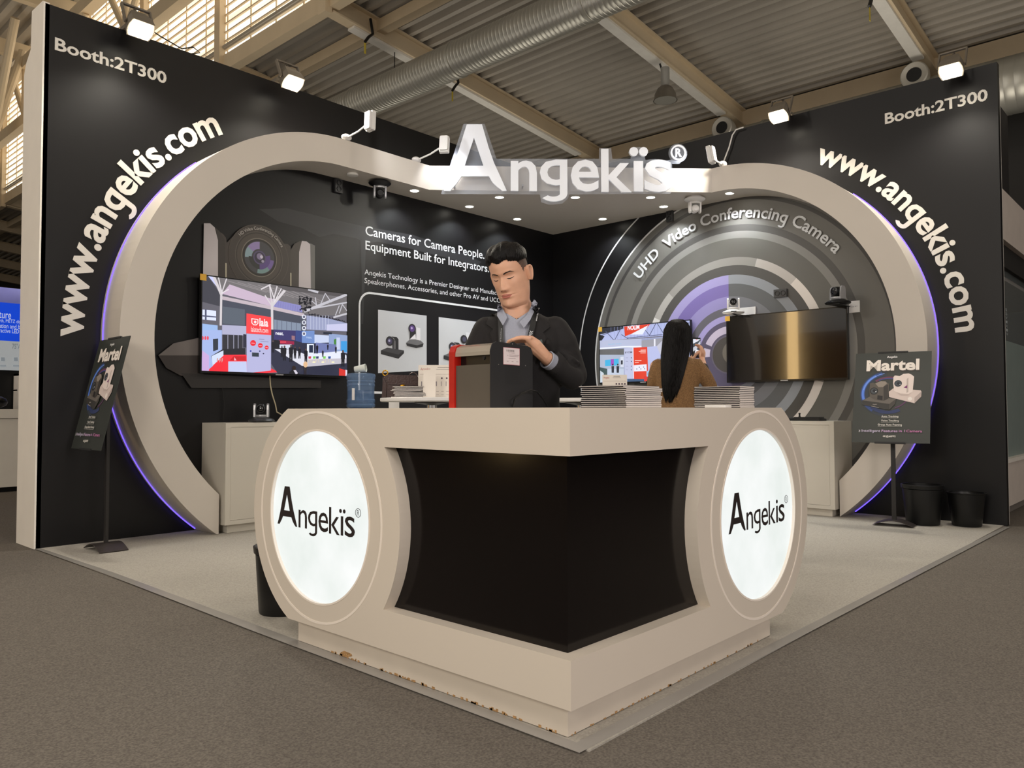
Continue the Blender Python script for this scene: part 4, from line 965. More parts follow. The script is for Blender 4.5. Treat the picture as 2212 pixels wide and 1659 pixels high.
    p.pg([(60, 905), (500, 885), (500, 960), (60, 970)], (34, 34, 42)); p.pg([(480, 745), (512, 750), (512, 880), (480, 880)], (44, 44, 60))
    p.pg([(60, 1120), (280, 952), (500, 950), (830, 1125), (520, 1145), (60, 1130)], (236, 44, 58))
    p.pg([(60, 640), (225, 660), (225, 705), (60, 712)], (150, 180, 226))
    p.pg([(60, 705), (268, 705), (268, 900), (160, 965), (180, 1060), (110, 1120), (60, 1120)], (160, 178, 226)); p.pg([(60, 900), (140, 960), (140, 1110), (60, 1120)], (196, 166, 216)); p.pg([(165, 965), (282, 908), (282, 960), (175, 1060)], (206, 216, 240)); p.pg([(178, 795), (230, 790), (230, 900), (180, 918)], (46, 52, 64))
    for x in (76, 103, 127): p.el(x, 785, 10, 20, (230, 70, 90))
    for x in (225, 250, 272): p.pg([(x-8, 990), (x+4, 980), (x+4, 1010), (x-8, 1030)], (206, 150, 150))
    p.pg([(512, 740), (757, 757), (755, 1108), (515, 1135)], (176, 176, 214)); p.pg([(330, 1018), (512, 1018), (515, 1136), (330, 1125)], (190, 198, 232)); p.pg([(345, 1008), (385, 965), (505, 965), (508, 1012)], (196, 26, 36))
    p.pg([(392, 975), (412, 1008), (388, 1008)], (240, 180, 190))
    p.pg([(512, 540), (757, 578), (757, 757), (510, 738)], (250, 66, 70)); p.tt('laia', 640, 668, 728, 595, (255, 226, 226), .03); p.tt('laiatech.com', 556, 722, 728, 684, (255, 206, 206), .01)
    p.pg([(560, 588), (630, 598), (630, 640), (610, 660), (580, 658), (560, 635)], (255, 226, 226)); p.pg([(569, 598), (621, 606), (621, 638), (605, 650), (583, 648), (569, 632)], (250, 66, 70)); p.el(598, 626, 13, 15, (255, 226, 226))
    for (x, y, r) in ((577, 835, 29), (649, 859, 24), (712, 880, 20)): p.el(x, y, r, r, (226, 36, 50)); p.ln([(x-r*.6, y), (x+r*.6, y+3)], 6, (250, 180, 190))
    p.ln([(635, 795), (690, 800)], 7, (140, 140, 176)); p.ln([(650, 818), (730, 824)], 7, (140, 140, 176)); p.el(553, 915, 9, 9, (40, 60, 150)); p.el(643, 916, 8, 8, (60, 70, 120)); p.pg([(566, 928), (634, 932), (634, 972), (566, 968)], (46, 56, 66)); p.el(680, 940, 8, 6, (30, 30, 60))
    p.pg([(757, 700), (1180, 740), (1440, 800), (1520, 820), (1520, 1180), (830, 1150), (757, 1040)], (44, 46, 66))
    p.pg([(782, 700), (1000, 712), (1000, 812), (782, 800)], (58, 54, 104)); p.tt('neat.', 800, 752, 880, 728, (240, 240, 250), .02); p.pg([(960, 760), (992, 764), (992, 808), (960, 800)], (150, 110, 120)); p.pg([(835, 805), (985, 818), (985, 850), (840, 845)], (150, 30, 70)); p.ln([(845, 825), (905, 825)], 10, (240, 80, 90))
    p.pg([(1000, 708), (1062, 715), (1062, 830), (1000, 812)], (56, 72, 130)); p.pg([(1062, 715), (1187, 712), (1187, 838), (1062, 832)], (112, 140, 196)); p.tt('neat.', 1108, 788, 1162, 772, (190, 210, 240))
    p.pg([(785, 805), (845, 812), (845, 905), (785, 890)], (24, 24, 34)); p.pg([(840, 850), (960, 850), (960, 900), (840, 885)], (206, 212, 230)); p.pg([(790, 895), (985, 900), (1120, 960), (1120, 1070), (1060, 1060)], (216, 216, 228))
    p.pg([(1187, 750), (1330, 760), (1330, 830), (1187, 836)], (196, 206, 232)); p.pg([(1330, 740), (1520, 760), (1520, 940), (1330, 900)], (142, 160, 200)); p.pg([(1450, 815), (1510, 815), (1510, 925), (1450, 920)], (60, 150, 216)); p.pg([(1405, 780), (1440, 780), (1440, 900), (1405, 900)], (190, 200, 230)); p.pg([(1380, 800), (1404, 790), (1404, 880), (1380, 860)], (70, 130, 60)); p.pg([(1275, 725), (1360, 730), (1360, 748), (1275, 745)], (40, 46, 60))
    p.pg([(1112, 845), (1180, 845), (1180, 950), (1112, 950)], (226, 232, 245)); p.pg([(1133, 855), (1172, 855), (1172, 930), (1133, 930)], (34, 44, 70)); p.pg([(1200, 830), (1400, 850), (1400, 935), (1200, 935)], (110, 120, 170))
    p.pg([(1115, 945), (1455, 915), (1505, 960), (1505, 1020), (1120, 1068)], (222, 226, 240)); p.pg([(1115, 1000), (1505, 985), (1505, 1035), (1122, 1070)], (190, 186, 196))
    for x, c in ((1140, (196, 60, 80)), (1185, (110, 190, 80)), (1215, (60, 70, 110)), (1285, (120, 200, 90)), (1335, (50, 80, 150))): p.pg([(x-14, 968), (x+14, 966), (x+12, 990), (x-12, 992)], c); p.ln([(x-8, 990), (x-14, 1030)], 4, (220, 200, 170)); p.ln([(x+8, 990), (x+14, 1030)], 4, (220, 200, 170))
    for x in (1180, 1270, 1370): p.el(x, 1025, 16, 7, (255, 240, 190))
    def person(x, y, h, c=(22, 22, 32)):
        p.el(x, y-h*.93, h*.06, h*.07, (90, 66, 60)); p.pg([(x-h*.12, y-h*.45), (x-h*.13, y-h*.82), (x, y-h*.88), (x+h*.13, y-h*.82), (x+h*.12, y-h*.45)], c); p.pg([(x-h*.10, y-h*.48), (x+h*.10, y-h*.48), (x+h*.09, y), (x+h*.02, y), (x, y-h*.3), (x-h*.03, y), (x-h*.1, y)], c)
    for a in ((862, 975, 110), (888, 1010, 150), (952, 1022, 170), (992, 990, 120), (1036, 990, 115), (772, 930, 120), (1100, 1030, 140), (1212, 940, 90), (1268, 975, 70), (1318, 905, 60), (1398, 935, 70)): person(*a)
    person(1468, 1070, 165); person(1092, 1160, 135, (40, 34, 40)); p.el(1095, 1048, 22, 30, (220, 180, 140)); p.el(980, 1085, 20, 24, (40, 26, 24)); p.pg([(935, 1165), (935, 1125), (965, 1100), (1000, 1105), (1045, 1150), (1045, 1165)], (18, 18, 26)); p.pg([(975, 1105), (1000, 1105), (1020, 1135), (1000, 1150)], (206, 200, 214))
    p.pg([(1430, 1085), (1508, 1110), (1505, 1185), (1428, 1172)], (206, 50, 44)); p.pg([(1493, 1100), (1510, 1105), (1508, 1182), (1492, 1178)], (216, 210, 226))
    for k, ch in enumerate('neat'): y = 575+k*56; p.el(1080, y, 20, 22, (232, 236, 248)); p.el(1080, y, 12, 14, (96, 96, 118)); 
    return p.mb
def pic2(fr, bx):
    p = CPic(fr, bx, 1240, 660, 5.267)
    p.pg([(280, 150), (1330, 150), (1330, 920), (280, 920)], (150, 156, 186)); p.pg([(290, 250), (560, 220), (560, 260), (290, 400)], (44, 46, 56)); p.pg([(290, 330), (740, 230), (1320, 170), (1320, 330), (780, 380), (290, 420)], (172, 180, 222))
    for k in range(24): p.ln([(420+k*38, 170), (420+k*38, 390)], 3, (140, 146, 190))
    for (a, b, c, d) in ((360, 290, 460, 400), (460, 400, 540, 250), (540, 330, 620, 380), (780, 240, 860, 340), (860, 340, 940, 190), (940, 190, 1020, 320), (1200, 200, 1260, 300), (1260, 300, 1310, 190), (290, 350, 420, 300), (600, 370, 1010, 330)): p.ln([(a, b), (c, d)], 7, (76, 80, 108))
    p.pg([(290, 330), (350, 350), (300, 420), (290, 420)], (30, 30, 38)); p.ln([(300, 410), (1010, 350)], 12, (110, 108, 120))
    p.pg([(572, 240), (870, 210), (825, 260), (580, 350)], (216, 62, 36)); p.pg([(640, 330), (845, 225), (780, 330)], (226, 230, 248)); p.tt('NOLIM', 612, 282, 745, 216, (240, 236, 248), .03)
    p.pg([(290, 400), (770, 375), (770, 460), (290, 485)], (176, 182, 208)); p.tt('booth stage', 395, 452, 540, 425, (110, 190, 226)); p.ln([(290, 490), (570, 470), (770, 468)], 18, (226, 230, 244))
    p.pg([(290, 500), (570, 490), (570, 560), (290, 560)], (96, 96, 96)); p.pg([(770, 400), (1010, 370), (1010, 470), (770, 470)], (150, 150, 160)); p.pg([(910, 380), (928, 380), (928, 470), (910, 470)], (226, 226, 236)); p.pg([(935, 470), (1005, 400), (1005, 560), (960, 560)], (190, 190, 205))
    p.pg([(290, 560), (570, 560), (570, 770), (290, 770)], (166, 176, 196)); p.pg([(355, 620), (510, 605), (510, 680), (355, 690)], (60, 170, 216)); p.pg([(420, 612), (455, 610), (455, 680), (420, 682)], (150, 70, 180)); p.pg([(530, 585), (568, 580), (568, 700), (530, 700)], (206, 210, 224)); p.pg([(535, 625), (556, 622), (556, 670), (535, 672)], (30, 34, 46))
    p.pg([(290, 700), (380, 720), (380, 800), (290, 890)], (60, 80, 80)); p.pg([(300, 740), (340, 770), (340, 860), (300, 880)], (196, 206, 214)); p.pg([(380, 720), (570, 720), (570, 790), (380, 790)], (186, 196, 214))
    for x in (443, 500): p.el(x, 672, 9, 11, (60, 44, 40)); p.pg([(x-15, 690), (x+15, 688), (x+13, 765), (x-13, 765)], (30, 32, 44))
    p.pg([(572, 488), (668, 480), (675, 830), (580, 832)], (184, 188, 216)); p.pg([(668, 480), (680, 480), (686, 830), (675, 830)], (226, 228, 244)); p.tt('BYOM', 582, 546, 663, 520, (60, 60, 76), .01)
    for y in (595, 635, 690, 732): p.ln([(590, y), (618, y)], 3, (120, 124, 150)); p.el(655, y, 6, 6, (50, 56, 96), 8)
    p.pg([(678, 480), (836, 470), (845, 745), (835, 835), (684, 835)], (216, 58, 34)); p.pg([(684, 680), (828, 668), (830, 745), (686, 750)], (226, 226, 240))
    for x, y in ((717, 722), (745, 702), (763, 722), (795, 700), (806, 720)): p.el(x, y, 6, 6, (90, 90, 120), 8)
    for y, w in ((508, 60), (523, 80), (540, 62)): p.ln([(820-w, y), (820, y-1)], 8, (250, 200, 190))
    p.ln([(695, 627), (770, 627)], 10, (250, 200, 190)); p.ln([(695, 650), (740, 648)], 8, (250, 190, 180))
    p.pg([(836, 470), (945, 462), (1000, 600), (1000, 760), (845, 745)], (178, 184, 222)); p.pg([(828, 745), (940, 740), (940, 830), (828, 820)], (164, 186, 216)); p.pg([(800, 800), (940, 830), (940, 890), (800, 885)], (208, 50, 46)); p.el(862, 780, 24, 24, (130, 150, 180)); p.pg([(610, 835), (800, 835), (800, 890), (610, 890)], (60, 84, 116))
    p.pg([(945, 600), (1320, 560), (1320, 920), (945, 920)], (150, 150, 170))
    return p.mb
f1 = Frame((0, 6.45, 0), (1, 0, 0), (0, 0, 1)); tv1 = tv(f1, 3.106, 4.622, 1.349, 2.200, 'large lit wall screen showing a trade fair hall on the left wall', .078, pic1)
f2 = Frame((7.90, 0, 0), (0, -1, 0), (0, 0, 1)); tv(f2, -5.723, -4.443, 1.345, 2.054, 'lit wall screen on the right wall half hidden by the woman', .078, pic2)
tv(f2, -4.002, -2.708, 1.320, 2.050, 'unlit glossy wall screen on the right wall with golden reflection', .078)
CORD = mat('beige_cord', (180, 168, 138), .5)
part('cord', MB().tube([at(x, y, 1, 6.50) for x, y in ((583, 812), (584, 832), (588, 852), (595, 874), (598, 890))]+[Vector((3.98, 6.45, .94))], .006, 8), CORD, tv1, label='beige cord')
part('cable', MB().tube([at(x, y, 1, 6.51) for x, y in ((478, 808), (480, 840), (484, 870), (482, 908))], .004, 6), BLACKP, tv1)

# ------------------------------------------------------------------ pan-tilt cameras
DSIL = mat('gunmetal', (86, 88, 90), .3, metal=.6)
def ptz(name, lab, loc, rz, flip=False, s=1.0, base=BLACKP, yoke=SILV, head=BLACKP, tilt=0.0):
    t = thing(name, lab, 'camera', loc, rz); t.rotation_euler = (PI if flip else 0, 0, rz); k = s
    part('base', MB().lathe([(0, 0), (.085*k, 0), (.118*k, .006*k), (.125*k, .016*k), (.115*k, .028*k), (.07*k, .045*k), (.055*k, .05*k), (0, .05*k)], (0, 0, 0), n=36), base, t, world=False)
    part('turntable', MB().lathe([(.06*k, .048*k), (.066*k, .06*k), (.064*k, .072*k), (0, .072*k)], n=32), yoke, t, world=False)
    m = MB(); arm = [(-.036, .05), (.036, .05), (.034, .12), (.028, .165), (.014, .18), (-.014, .18), (-.028, .165), (-.034, .12)]
    for sg in (-1, 1):
        m = MB().prism([(a*k, b*k) for a, b in arm], lambda u, v, w: (w, u, v), min(sg*.052*k, sg*.070*k), max(sg*.052*k, sg*.070*k)); part('yoke_arm', m, yoke, t, world=False)
    m = MB(); c = Vector((0, 0, .13*k)); d = Vector((0, -math.cos(tilt), math.sin(tilt)))
    m.lathe([(0, -.05*k), (.03*k, -.048*k), (.046*k, -.03*k), (.049*k, 0), (.046*k, .035*k), (.040*k, .05*k)], c, d, 28)
    part('head', m, head, t, world=False)
    part('lens_ring', MB().lathe([(.040*k, .048*k), (.042*k, .056*k), (.033*k, .058*k), (.031*k, .052*k), (.040*k, .048*k)], c, d, 28), mat('lens_ring', (40, 40, 42), .3), t, world=False)
    part('lens', MB().lathe([(.031*k, .050*k), (.026*k, .056*k), (.013*k, .060*k), (0, .061*k)], c, d, 24), LENS, t, world=False)
    part('sensor_window', MB().prism([(-.03*k, .008*k), (.03*k, .008*k), (.03*k, .02*k), (-.03*k, .02*k)], lambda u, v, w: (u, -.122*k+w, v), -.004, .01), LENS, t, world=False)
    return t
ptz('video_camera', 'black and silver pan-tilt video camera on the left cabinet', at(526, 911, 1, 6.28).lerp(Vector((3.62, 6.28, .923)), 1.0) if False else (3.60, 6.30, .9225), math.radians(-38), s=.92, base=DSIL, yoke=SILV)
ptz('video_camera', 'black and silver video camera hanging upside down from the left portal band', (4.89, 6.28, ZS-.012), math.radians(-30)+PI*0, True, s=.92)
ptz('video_camera', 'white video camera hanging upside down from the canopy by the right wall', (7.62, 4.22, ZS-.012), math.radians(-40), True, s=.92, base=WHITEP, yoke=WHITEP, head=WHITEP)
for (x, y, m_, par) in ((4.89, 6.28, BLACKP, 0), (7.62, 4.22, WHITEP, 1)):
    tag(part('ceiling_plate', MB().lathe([(.0, 0), (.075, 0), (.08, .006), (.08, .0117), (0, .0117)], (x, y, ZS-.0119), n=24), m_), ['black mounting plate of the left hanging camera', 'white mounting plate of the right hanging camera'][par], 'mount')
wc = at(1586, 676, 0, 7.80); ptz('video_camera', 'white pan-tilt video camera on a white bracket above the unlit screen', (7.78, wc.y, wc.z-.012), math.radians(-62), s=.94, base=WHITEP, yoke=WHITEP, head=WHITEP, tilt=.05)
br = thing('wall_bracket', 'white wall bracket carrying the white camera above the unlit screen', 'bracket', (7.9, wc.y, wc.z-.03))
part('shelf', MB().box(7.66, 7.977, wc.y-.06, wc.y+.06, wc.z-.019, wc.z-.0125), WHITEP, br); part('wall_plate', MB().box(7.955, 7.978, wc.y-.17, wc.y+.02, wc.z-.05, wc.z+.07), WHITEP, br)
part('strut', MB().bar((7.68, wc.y-.04, wc.z-.02), (7.96, wc.y-.04, wc.z-.05), .02, .006), BLACKP, br)
a = at(1556, 662, 0, 7.978); b = at(1575, 682, 0, 7.978)
tag(part('info_card', MB().box(7.972, 7.977, b.y, a.y, b.z, a.z), WHITEP), 'small white card on the wall left of the white camera bracket', 'card')
bc = at(1810, 655, 0, 7.76); ptz('video_camera', 'silver and black video camera on the upper right corner of the unlit screen', (7.76, bc.y, bc.z-.012), math.radians(-112), s=.98, base=BLACKP, yoke=SILV)
part('shelf', MB().box(7.66, 7.977, bc.y-.05, bc.y+.05, bc.z-.019, bc.z-.0125), BLACKP, thing('wall_bracket', 'black wall bracket under the silver camera above the unlit screen', 'bracket', (7.95, bc.y, bc.z-.02)))
a = at(1834, 651, 0, 7.965); b = at(1857.5, 674, 0, 7.965); cd = thing('info_card', 'square white name card on the wall right of the silver camera', 'card', (7.97, (a.y+b.y)/2, b.z))
part('card', MB().box(7.962, 7.977, b.y, a.y, b.z, a.z), WHITEP, cd); fc = Frame((7.9615, 0, 0), (0, -1, 0), (0, 0, 1)); p = Pic(fc, .0002, .0001); p.text('Saber 4CT', (60, 60, 62), p=(1839, 664, 1852, 660)); part('print', p.mb, PICT, cd, fix=False)
# ---- sockets
def socket(ax, px_, py_, wd, hg, lab):
    fr = LW if ax == 1 else RW; c = fr.px(px_, py_); t = thing('wall_socket', lab, 'socket', fr.P(c[0], c[1]-hg/2))
    m = MB(); m.prism([(c[0]-wd/2, c[1]-hg/2), (c[0]+wd/2, c[1]-hg/2), (c[0]+wd/2, c[1]+hg/2), (c[0]-wd/2, c[1]+hg/2)], fr.P, .003, .035); part('plate', m, mat('socket_plastic', (52, 52, 54), .4), t)
    for s in (-1, 1):
        cc = (c[0], c[1]+s*hg*.23) if hg > wd else (c[0]+s*wd*.23, c[1])
        part('outlet', MB().ringprism(arcpts(cc, .027, 0, 2*PI*19/20, 20), arcpts(cc, .021, 0, 2*PI*19/20, 20), fr.P, .0352, .041), BLACKP, t)
socket(1, 728, 403, .085, .135, 'black double socket on the left wall beside the hanging camera')
socket(0, 1449, 467, .085, .135, 'black double socket on the right wall under the canopy edge')
socket(0, 1688, 634, .14, .085, 'black double socket above the unlit wall screen')
# ---- controllers on the cabinets
def controller(x, y, z, rz, lab, s=1.0):
    t = thing('camera_controller', lab, 'controller', (x, y, z), rz)
    m = MB(); m.prism([(-.09, 0), (.09, 0), (.09, .038), (-.09, .018)], lambda u, v, w: (w, u, v), -.16*s, .16*s); part('body', m, BLACKP, t, world=False)
    for i in range(5):
        for j in range(3): part('key', MB().box(-.12+i*.03, -.10+i*.03, -.05+j*.035, -.03+j*.035, .025+j*.003, .038), DSIL, t, world=False)
    part('joystick', MB().lathe([(.022, .03), (.008, .045), (.008, .065), (.013, .075), (0, .08)], (.1, .01, 0), n=14), BLACKP, t, world=False)
controller(4.03, 6.28, .9225, 0, 'black joystick controller on the left cabinet')
cc = at(1748, 907, 0, 7.70); controller(7.72, cc.y, .9125, PI/2, 'black joystick controller on the right cabinet', .8)
cc = at(1706, 907, 0, 7.66); tag(part('adapter', MB().bbox(7.66, 7.74, cc.y-.09, cc.y+.07, .9125, .945, .008), BLACKP), 'small black adapter on the right cabinet behind the counter', 'adapter')

# ------------------------------------------------------------------ poster stands
def poster(c, yaw, tilt, w, h, pole, lab):
    n = Vector((math.cos(yaw)*math.cos(tilt), math.sin(yaw)*math.cos(tilt), math.sin(tilt))); u = Vector((-math.sin(yaw), math.cos(yaw), 0)); v = n.cross(u)
    fr = Frame(c, u, v); 
    t = thing('poster_stand', lab, 'sign stand', (pole[0], pole[1], .003), yaw)
    m = MB(); m.prism([(-w/2, -h/2), (w/2, -h/2), (w/2, h/2), (-w/2, h/2)], fr.P, -.006, 0); part('board', m, mat('poster_dark', (50, 54, 50), .35, var=.03), t)
    for s in (-1, 1): part('clip', MB().prism([(-.12, s*h/2-.006), (.12, s*h/2-.006), (.12, s*h/2+.008), (-.12, s*h/2+.008)], fr.P, -.012, .004), BLACKP, t)
    bp = fr.P(0, -.1, -.03); zt = bp.z
    pm = MB().bar((pole[0], pole[1], .05), (pole[0], pole[1], zt), .035, .022, (math.cos(yaw), math.sin(yaw), 0)); part('pole', pm, mat('pole_black', (40, 38, 37), .4), t)
    part('holder', MB().bar(fr.P(0, .0, -.02), fr.P(0, -.25, -.02), .05, .02, n), BLACKP, t); part('joint', MB().bar(fr.P(0, -.1, -.008), Vector((pole[0], pole[1], zt)), .03, .03), BLACKP, t)
    m = MB(); N = 10
    d = Vector((-math.sin(yaw), math.cos(yaw), 0)); e = Vector((math.cos(yaw), math.sin(yaw), 0)); P0 = Vector((pole[0], pole[1], 0)); vs = []
    for k in range(N+1):
        s = -.16+.32*k/N; z = .012+.045*math.cos(PI*(s/.32))
        for q in (-.10, .10): vs += [P0+d*s+e*q*(1)+Vector((0, 0, z)), P0+d*s+e*q+Vector((0, 0, z-.004))]
    fs = []
    for k in range(N):
        a = 4*k; b = a+4; fs += [[a, b, b+2, a+2], [a+1, a+3, b+3, b+1], [a, a+1, b+1, b], [a+2, b+2, b+3, a+3]]
    fs += [[0, 2, 3, 1], [4*N, 4*N+1, 4*N+3, 4*N+2]]
    m.add(vs, fs); part('base', m, mat('base_plate', (74, 68, 66), .35, metal=.4), t)
    return t, fr
def yawfix(y, tl): return y
tR, frR = poster((7.195, 2.105, 1.134), math.radians(-171.684), math.radians(18.82), .606, .833, (7.339, 2.142), 'dark product poster on a black pole stand before the right portal band')
tL, frL = poster((2.174, 6.084, 1.158), math.radians(179.3), math.radians(13.0), .594, .842, (2.236, 6.10), 'dark product poster on a black pole stand by the left wall, seen edge-on')
def poster_art(fr, t):
    p = Pic(fr, .0006, .00025); q = lambda x, y: frR.px(1830+x/7.215, 740+y/7.215)
    P = lambda pts, c: p.poly([q(*a) for a in pts], c, px=False)
    cc = q(640, 790); 
    def arcb(rx, ry, a0, a1, w, col):
        p.disc(cc, rx, col, ry=ry, a0=math.radians(a0), a1=math.radians(a1), r0=rx-w, n=30)
    arcb(.230, .215, 95, 262, .070, (50, 58, 70)); arcb(.222, .205, 105, 235, .034, (52, 78, 140)); arcb(.214, .198, 120, 200, .020, (92, 136, 236)); arcb(.205, .19, 100, 170, .006, (130, 170, 250)); arcb(.17, .155, 60, 130, .02, (110, 60, 90)); arcb(.2, .19, 225, 300, .03, (44, 58, 104)); arcb(.17, .15, 290, 350, .012, (96, 58, 96)); arcb(.16, .14, 40, 120, .008, (66, 84, 150))
    A = q(622, 246); B = q(785, 205); p.text('Angekis', (240, 240, 240), box=(A[0], B[0], A[1]-.006, B[1]), bold=.02)
    A = q(300, 455); B = q(1128, 255); w0 = B[0]-A[0]
    p.text('Martel', (120, 110, 104), box=(A[0]+.005, B[0]+.005, A[1]-.004, B[1]-.004), bold=.04); p.text('Martel', (40, 34, 34), box=(A[0]+.003, B[0]+.003, A[1]-.002, B[1]-.002), bold=.04); p.text('Martel', (244, 236, 228), box=(A[0], B[0], A[1]+.002, B[1]+.002), bold=.036)
    # white camera
    P([(650, 770), (720, 715), (1145, 745), (1160, 770), (1155, 845), (1050, 948), (770, 880), (655, 850)], (222, 206, 200)); P([(1050, 860), (1158, 765), (1155, 845), (1050, 948)], (186, 170, 166)); p.disc(q(980, 880), .017, (244, 236, 230))
    P([(722, 540), (745, 515), (820, 525), (880, 490), (960, 483), (1010, 505), (1045, 535), (1035, 640), (1020, 770), (960, 805), (830, 795), (735, 760), (718, 640)], (238, 224, 218)); P([(930, 570), (955, 550), (955, 770), (925, 790)], (196, 182, 176)); P([(880, 705), (937, 665), (935, 715)], (122, 40, 110)); P([(760, 770), (830, 795), (960, 805), (1000, 780), (960, 825), (830, 820)], (206, 190, 184))
    p.disc(q(795, 640), .030, (44, 48, 56)); p.disc(q(795, 640), .022, (74, 82, 92)); p.disc(q(800, 640), .012, (36, 38, 46)); p.disc(q(825, 655), .004, (226, 230, 236))
    # black camera
    P([(235, 905), (355, 845), (765, 880), (750, 950), (655, 1055), (240, 975)], (54, 52, 50)); P([(245, 905), (355, 845), (765, 880), (660, 960)], (108, 102, 96)); P([(655, 965), (765, 880), (750, 960), (655, 1055)], (70, 66, 62))
    P([(358, 640), (400, 628), (440, 640), (530, 605), (600, 610), (655, 650), (645, 870), (570, 915), (420, 890), (355, 850), (350, 740)], (92, 86, 80)); P([(570, 690), (640, 655), (640, 880), (570, 912)], (58, 54, 52)); P([(440, 640), (530, 605), (600, 610), (625, 640), (560, 700), (490, 700)], (150, 140, 130)); P([(475, 825), (555, 835), (553, 905), (470, 890)], (36, 32, 34))
    p.disc(q(420, 760), .033, (34, 34, 36)); p.disc(q(420, 760), .025, (76, 82, 88)); p.disc(q(425, 755), .013, (30, 32, 38)); p.disc(q(450, 770), .0045, (226, 230, 236))
    A = q(400, 980); B = q(468, 960); p.text('Angekis', (220, 214, 210), box=(A[0], B[0], A[1], B[1])); P([(375, 993), (497, 1016), (497, 1022), (375, 999)], (180, 174, 170))
    for s, x0, y0, x1, y1, c in (('Auto Tracking', 535, 1178, 800, 1143, (240, 236, 230)), ('Voice Tracking', 530, 1245, 805, 1208, (240, 236, 230)), ('Group Auto Framing', 478, 1310, 855, 1272, (240, 236, 230)), ('4K@60FPS', 555, 1487, 758, 1452, (240, 236, 230)),
                                ('3', 180, 1398, 208, 1365, (210, 206, 214)), ('Intelligent', 228, 1412, 520, 1362, (206, 196, 222)), ('Features', 538, 1402, 788, 1365, (208, 176, 216)), ('in 1', 808, 1402, 905, 1365, (206, 150, 204)), ('Camera', 925, 1405, 1170, 1368, (206, 124, 180))):
        A = q(x0, y0); B = q(x1, y1); p.text(s, c, box=(A[0], B[0], A[1], B[1]), bold=.012)
    for y, x0, x1 in ((1180, 537, 798), (1246, 532, 803), (1312, 480, 852)): A = q(x0, y); B = q(x1, y); p.line([(A[0], A[1]), (B[0], A[1])], .0018, (220, 216, 210), px=False)
    part('print', p.mb, PICT, t, fix=False)
poster_art(frR, tR); poster_art(frL, tL)

# ------------------------------------------------------------------ bins
BIN = mat('black_bin_plastic', (17, 17, 17), .38, var=.05)
def bin_(x, y, rt, rb, h, lab, lip=.02):
    t = thing('waste_bin', lab, 'bin', (x, y, .003))
    part('shell', MB().lathe([(0, 0), (rb, 0), (rb+.004, .01), (rt-.008, h-lip*1.2), (rt-.014, h-lip*1.2), (rb-.004, .014), (0, .014)], (x, y, .0035), n=36), BIN, t)
    part('rim', MB().lathe([(rt-.014, h-lip*1.2), (rt, h-lip), (rt+.004, h-.004), (rt-.004, h), (rt-.016, h-.003), (rt-.016, h-lip*1.2), (rt-.014, h-lip*1.2)], (x, y, .0035), n=36), BIN, t)
bin_(7.60, 1.98, .170, .132, .355, 'larger black waste bin by the right wall, nearer the poster', .035)
bin_(7.745, 1.665, .155, .112, .295, 'smaller black waste bin nearest the end of the right wall', .01)
bin_(2.17, 3.56, .150, .120, .34, 'black waste bin half hidden behind the left end of the counter', .035)

# ------------------------------------------------------------------ water dispenser with bottle
wx, wy = 4.42, 5.95
wd = thing('water_dispenser', 'dark water dispenser standing behind the counter', 'dispenser', (wx, wy, .003))
part('body', MB().bbox(wx-.15, wx+.15, wy-.14, wy+.14, .004, .985, .02), BLACKP, wd); part('collar', MB().lathe([(.13, .985), (.13, 1.0), (.1, 1.012), (.06, 1.012)], (wx, wy, 0), n=28), BLACKP, wd)
BOT = mat('blue_bottle_plastic', (116, 146, 184), .08, alpha=.42, var=0, coat=.6)
bt_ = thing('water_bottle', 'blue water cooler bottle standing upside down on the dispenser', 'bottle', (wx, wy, 1.012))
pf = [(.03, 0), (.05, .0), (.10, .02), (.132, .045), (.135, .06), (.126, .075), (.135, .09), (.134, .11), (.126, .12), (.126, .23), (.133, .245), (.126, .262), (.134, .28), (.126, .292), (.135, .31), (.137, .33), (.130, .352), (.10, .362), (0, .362)]
part('shell', MB().lathe(pf, (wx, wy, 1.013), n=40), BOT, bt_)
part('water', MB().lathe([(.02, .01), (.09, .02), (.124, .06), (.119, .2), (0, .2)], (wx, wy, 1.013), n=32), mat('bottle_water', (52, 84, 132), .05, alpha=.6, var=0), bt_)
m = MB(); [m.add([], []) for _ in ()]; sw = Frame((wx, wy, 1.09), (-.74, .67, 0), (0, 0, 1)); part('sticker', MB().bandprism([(wx+.139*math.cos(a), wy+.139*math.sin(a)) for a in (3.45, 3.55, 3.65)], [(wx+.1365*math.cos(a), wy+.1365*math.sin(a)) for a in (3.45, 3.55, 3.65)], lambda u, v, w: (u, v, w), 1.12, 1.23), WHITEP, bt_)
cu = thing('paper_cup', 'white paper cup lying on the upturned water bottle', 'cup', (wx, wy, 1.378)); d = Vector((.55, -.75, .12)).normalized()
part('cup_wall', MB().lathe([(.0, 0), (.027, 0), (.037, .10), (.040, .103), (.038, .107), (.034, .104), (.025, .004), (0, .004)], Vector((wx, wy, 1.418))-d*.06, d, 24), mat('paper_white', (224, 228, 220), .6), cu)

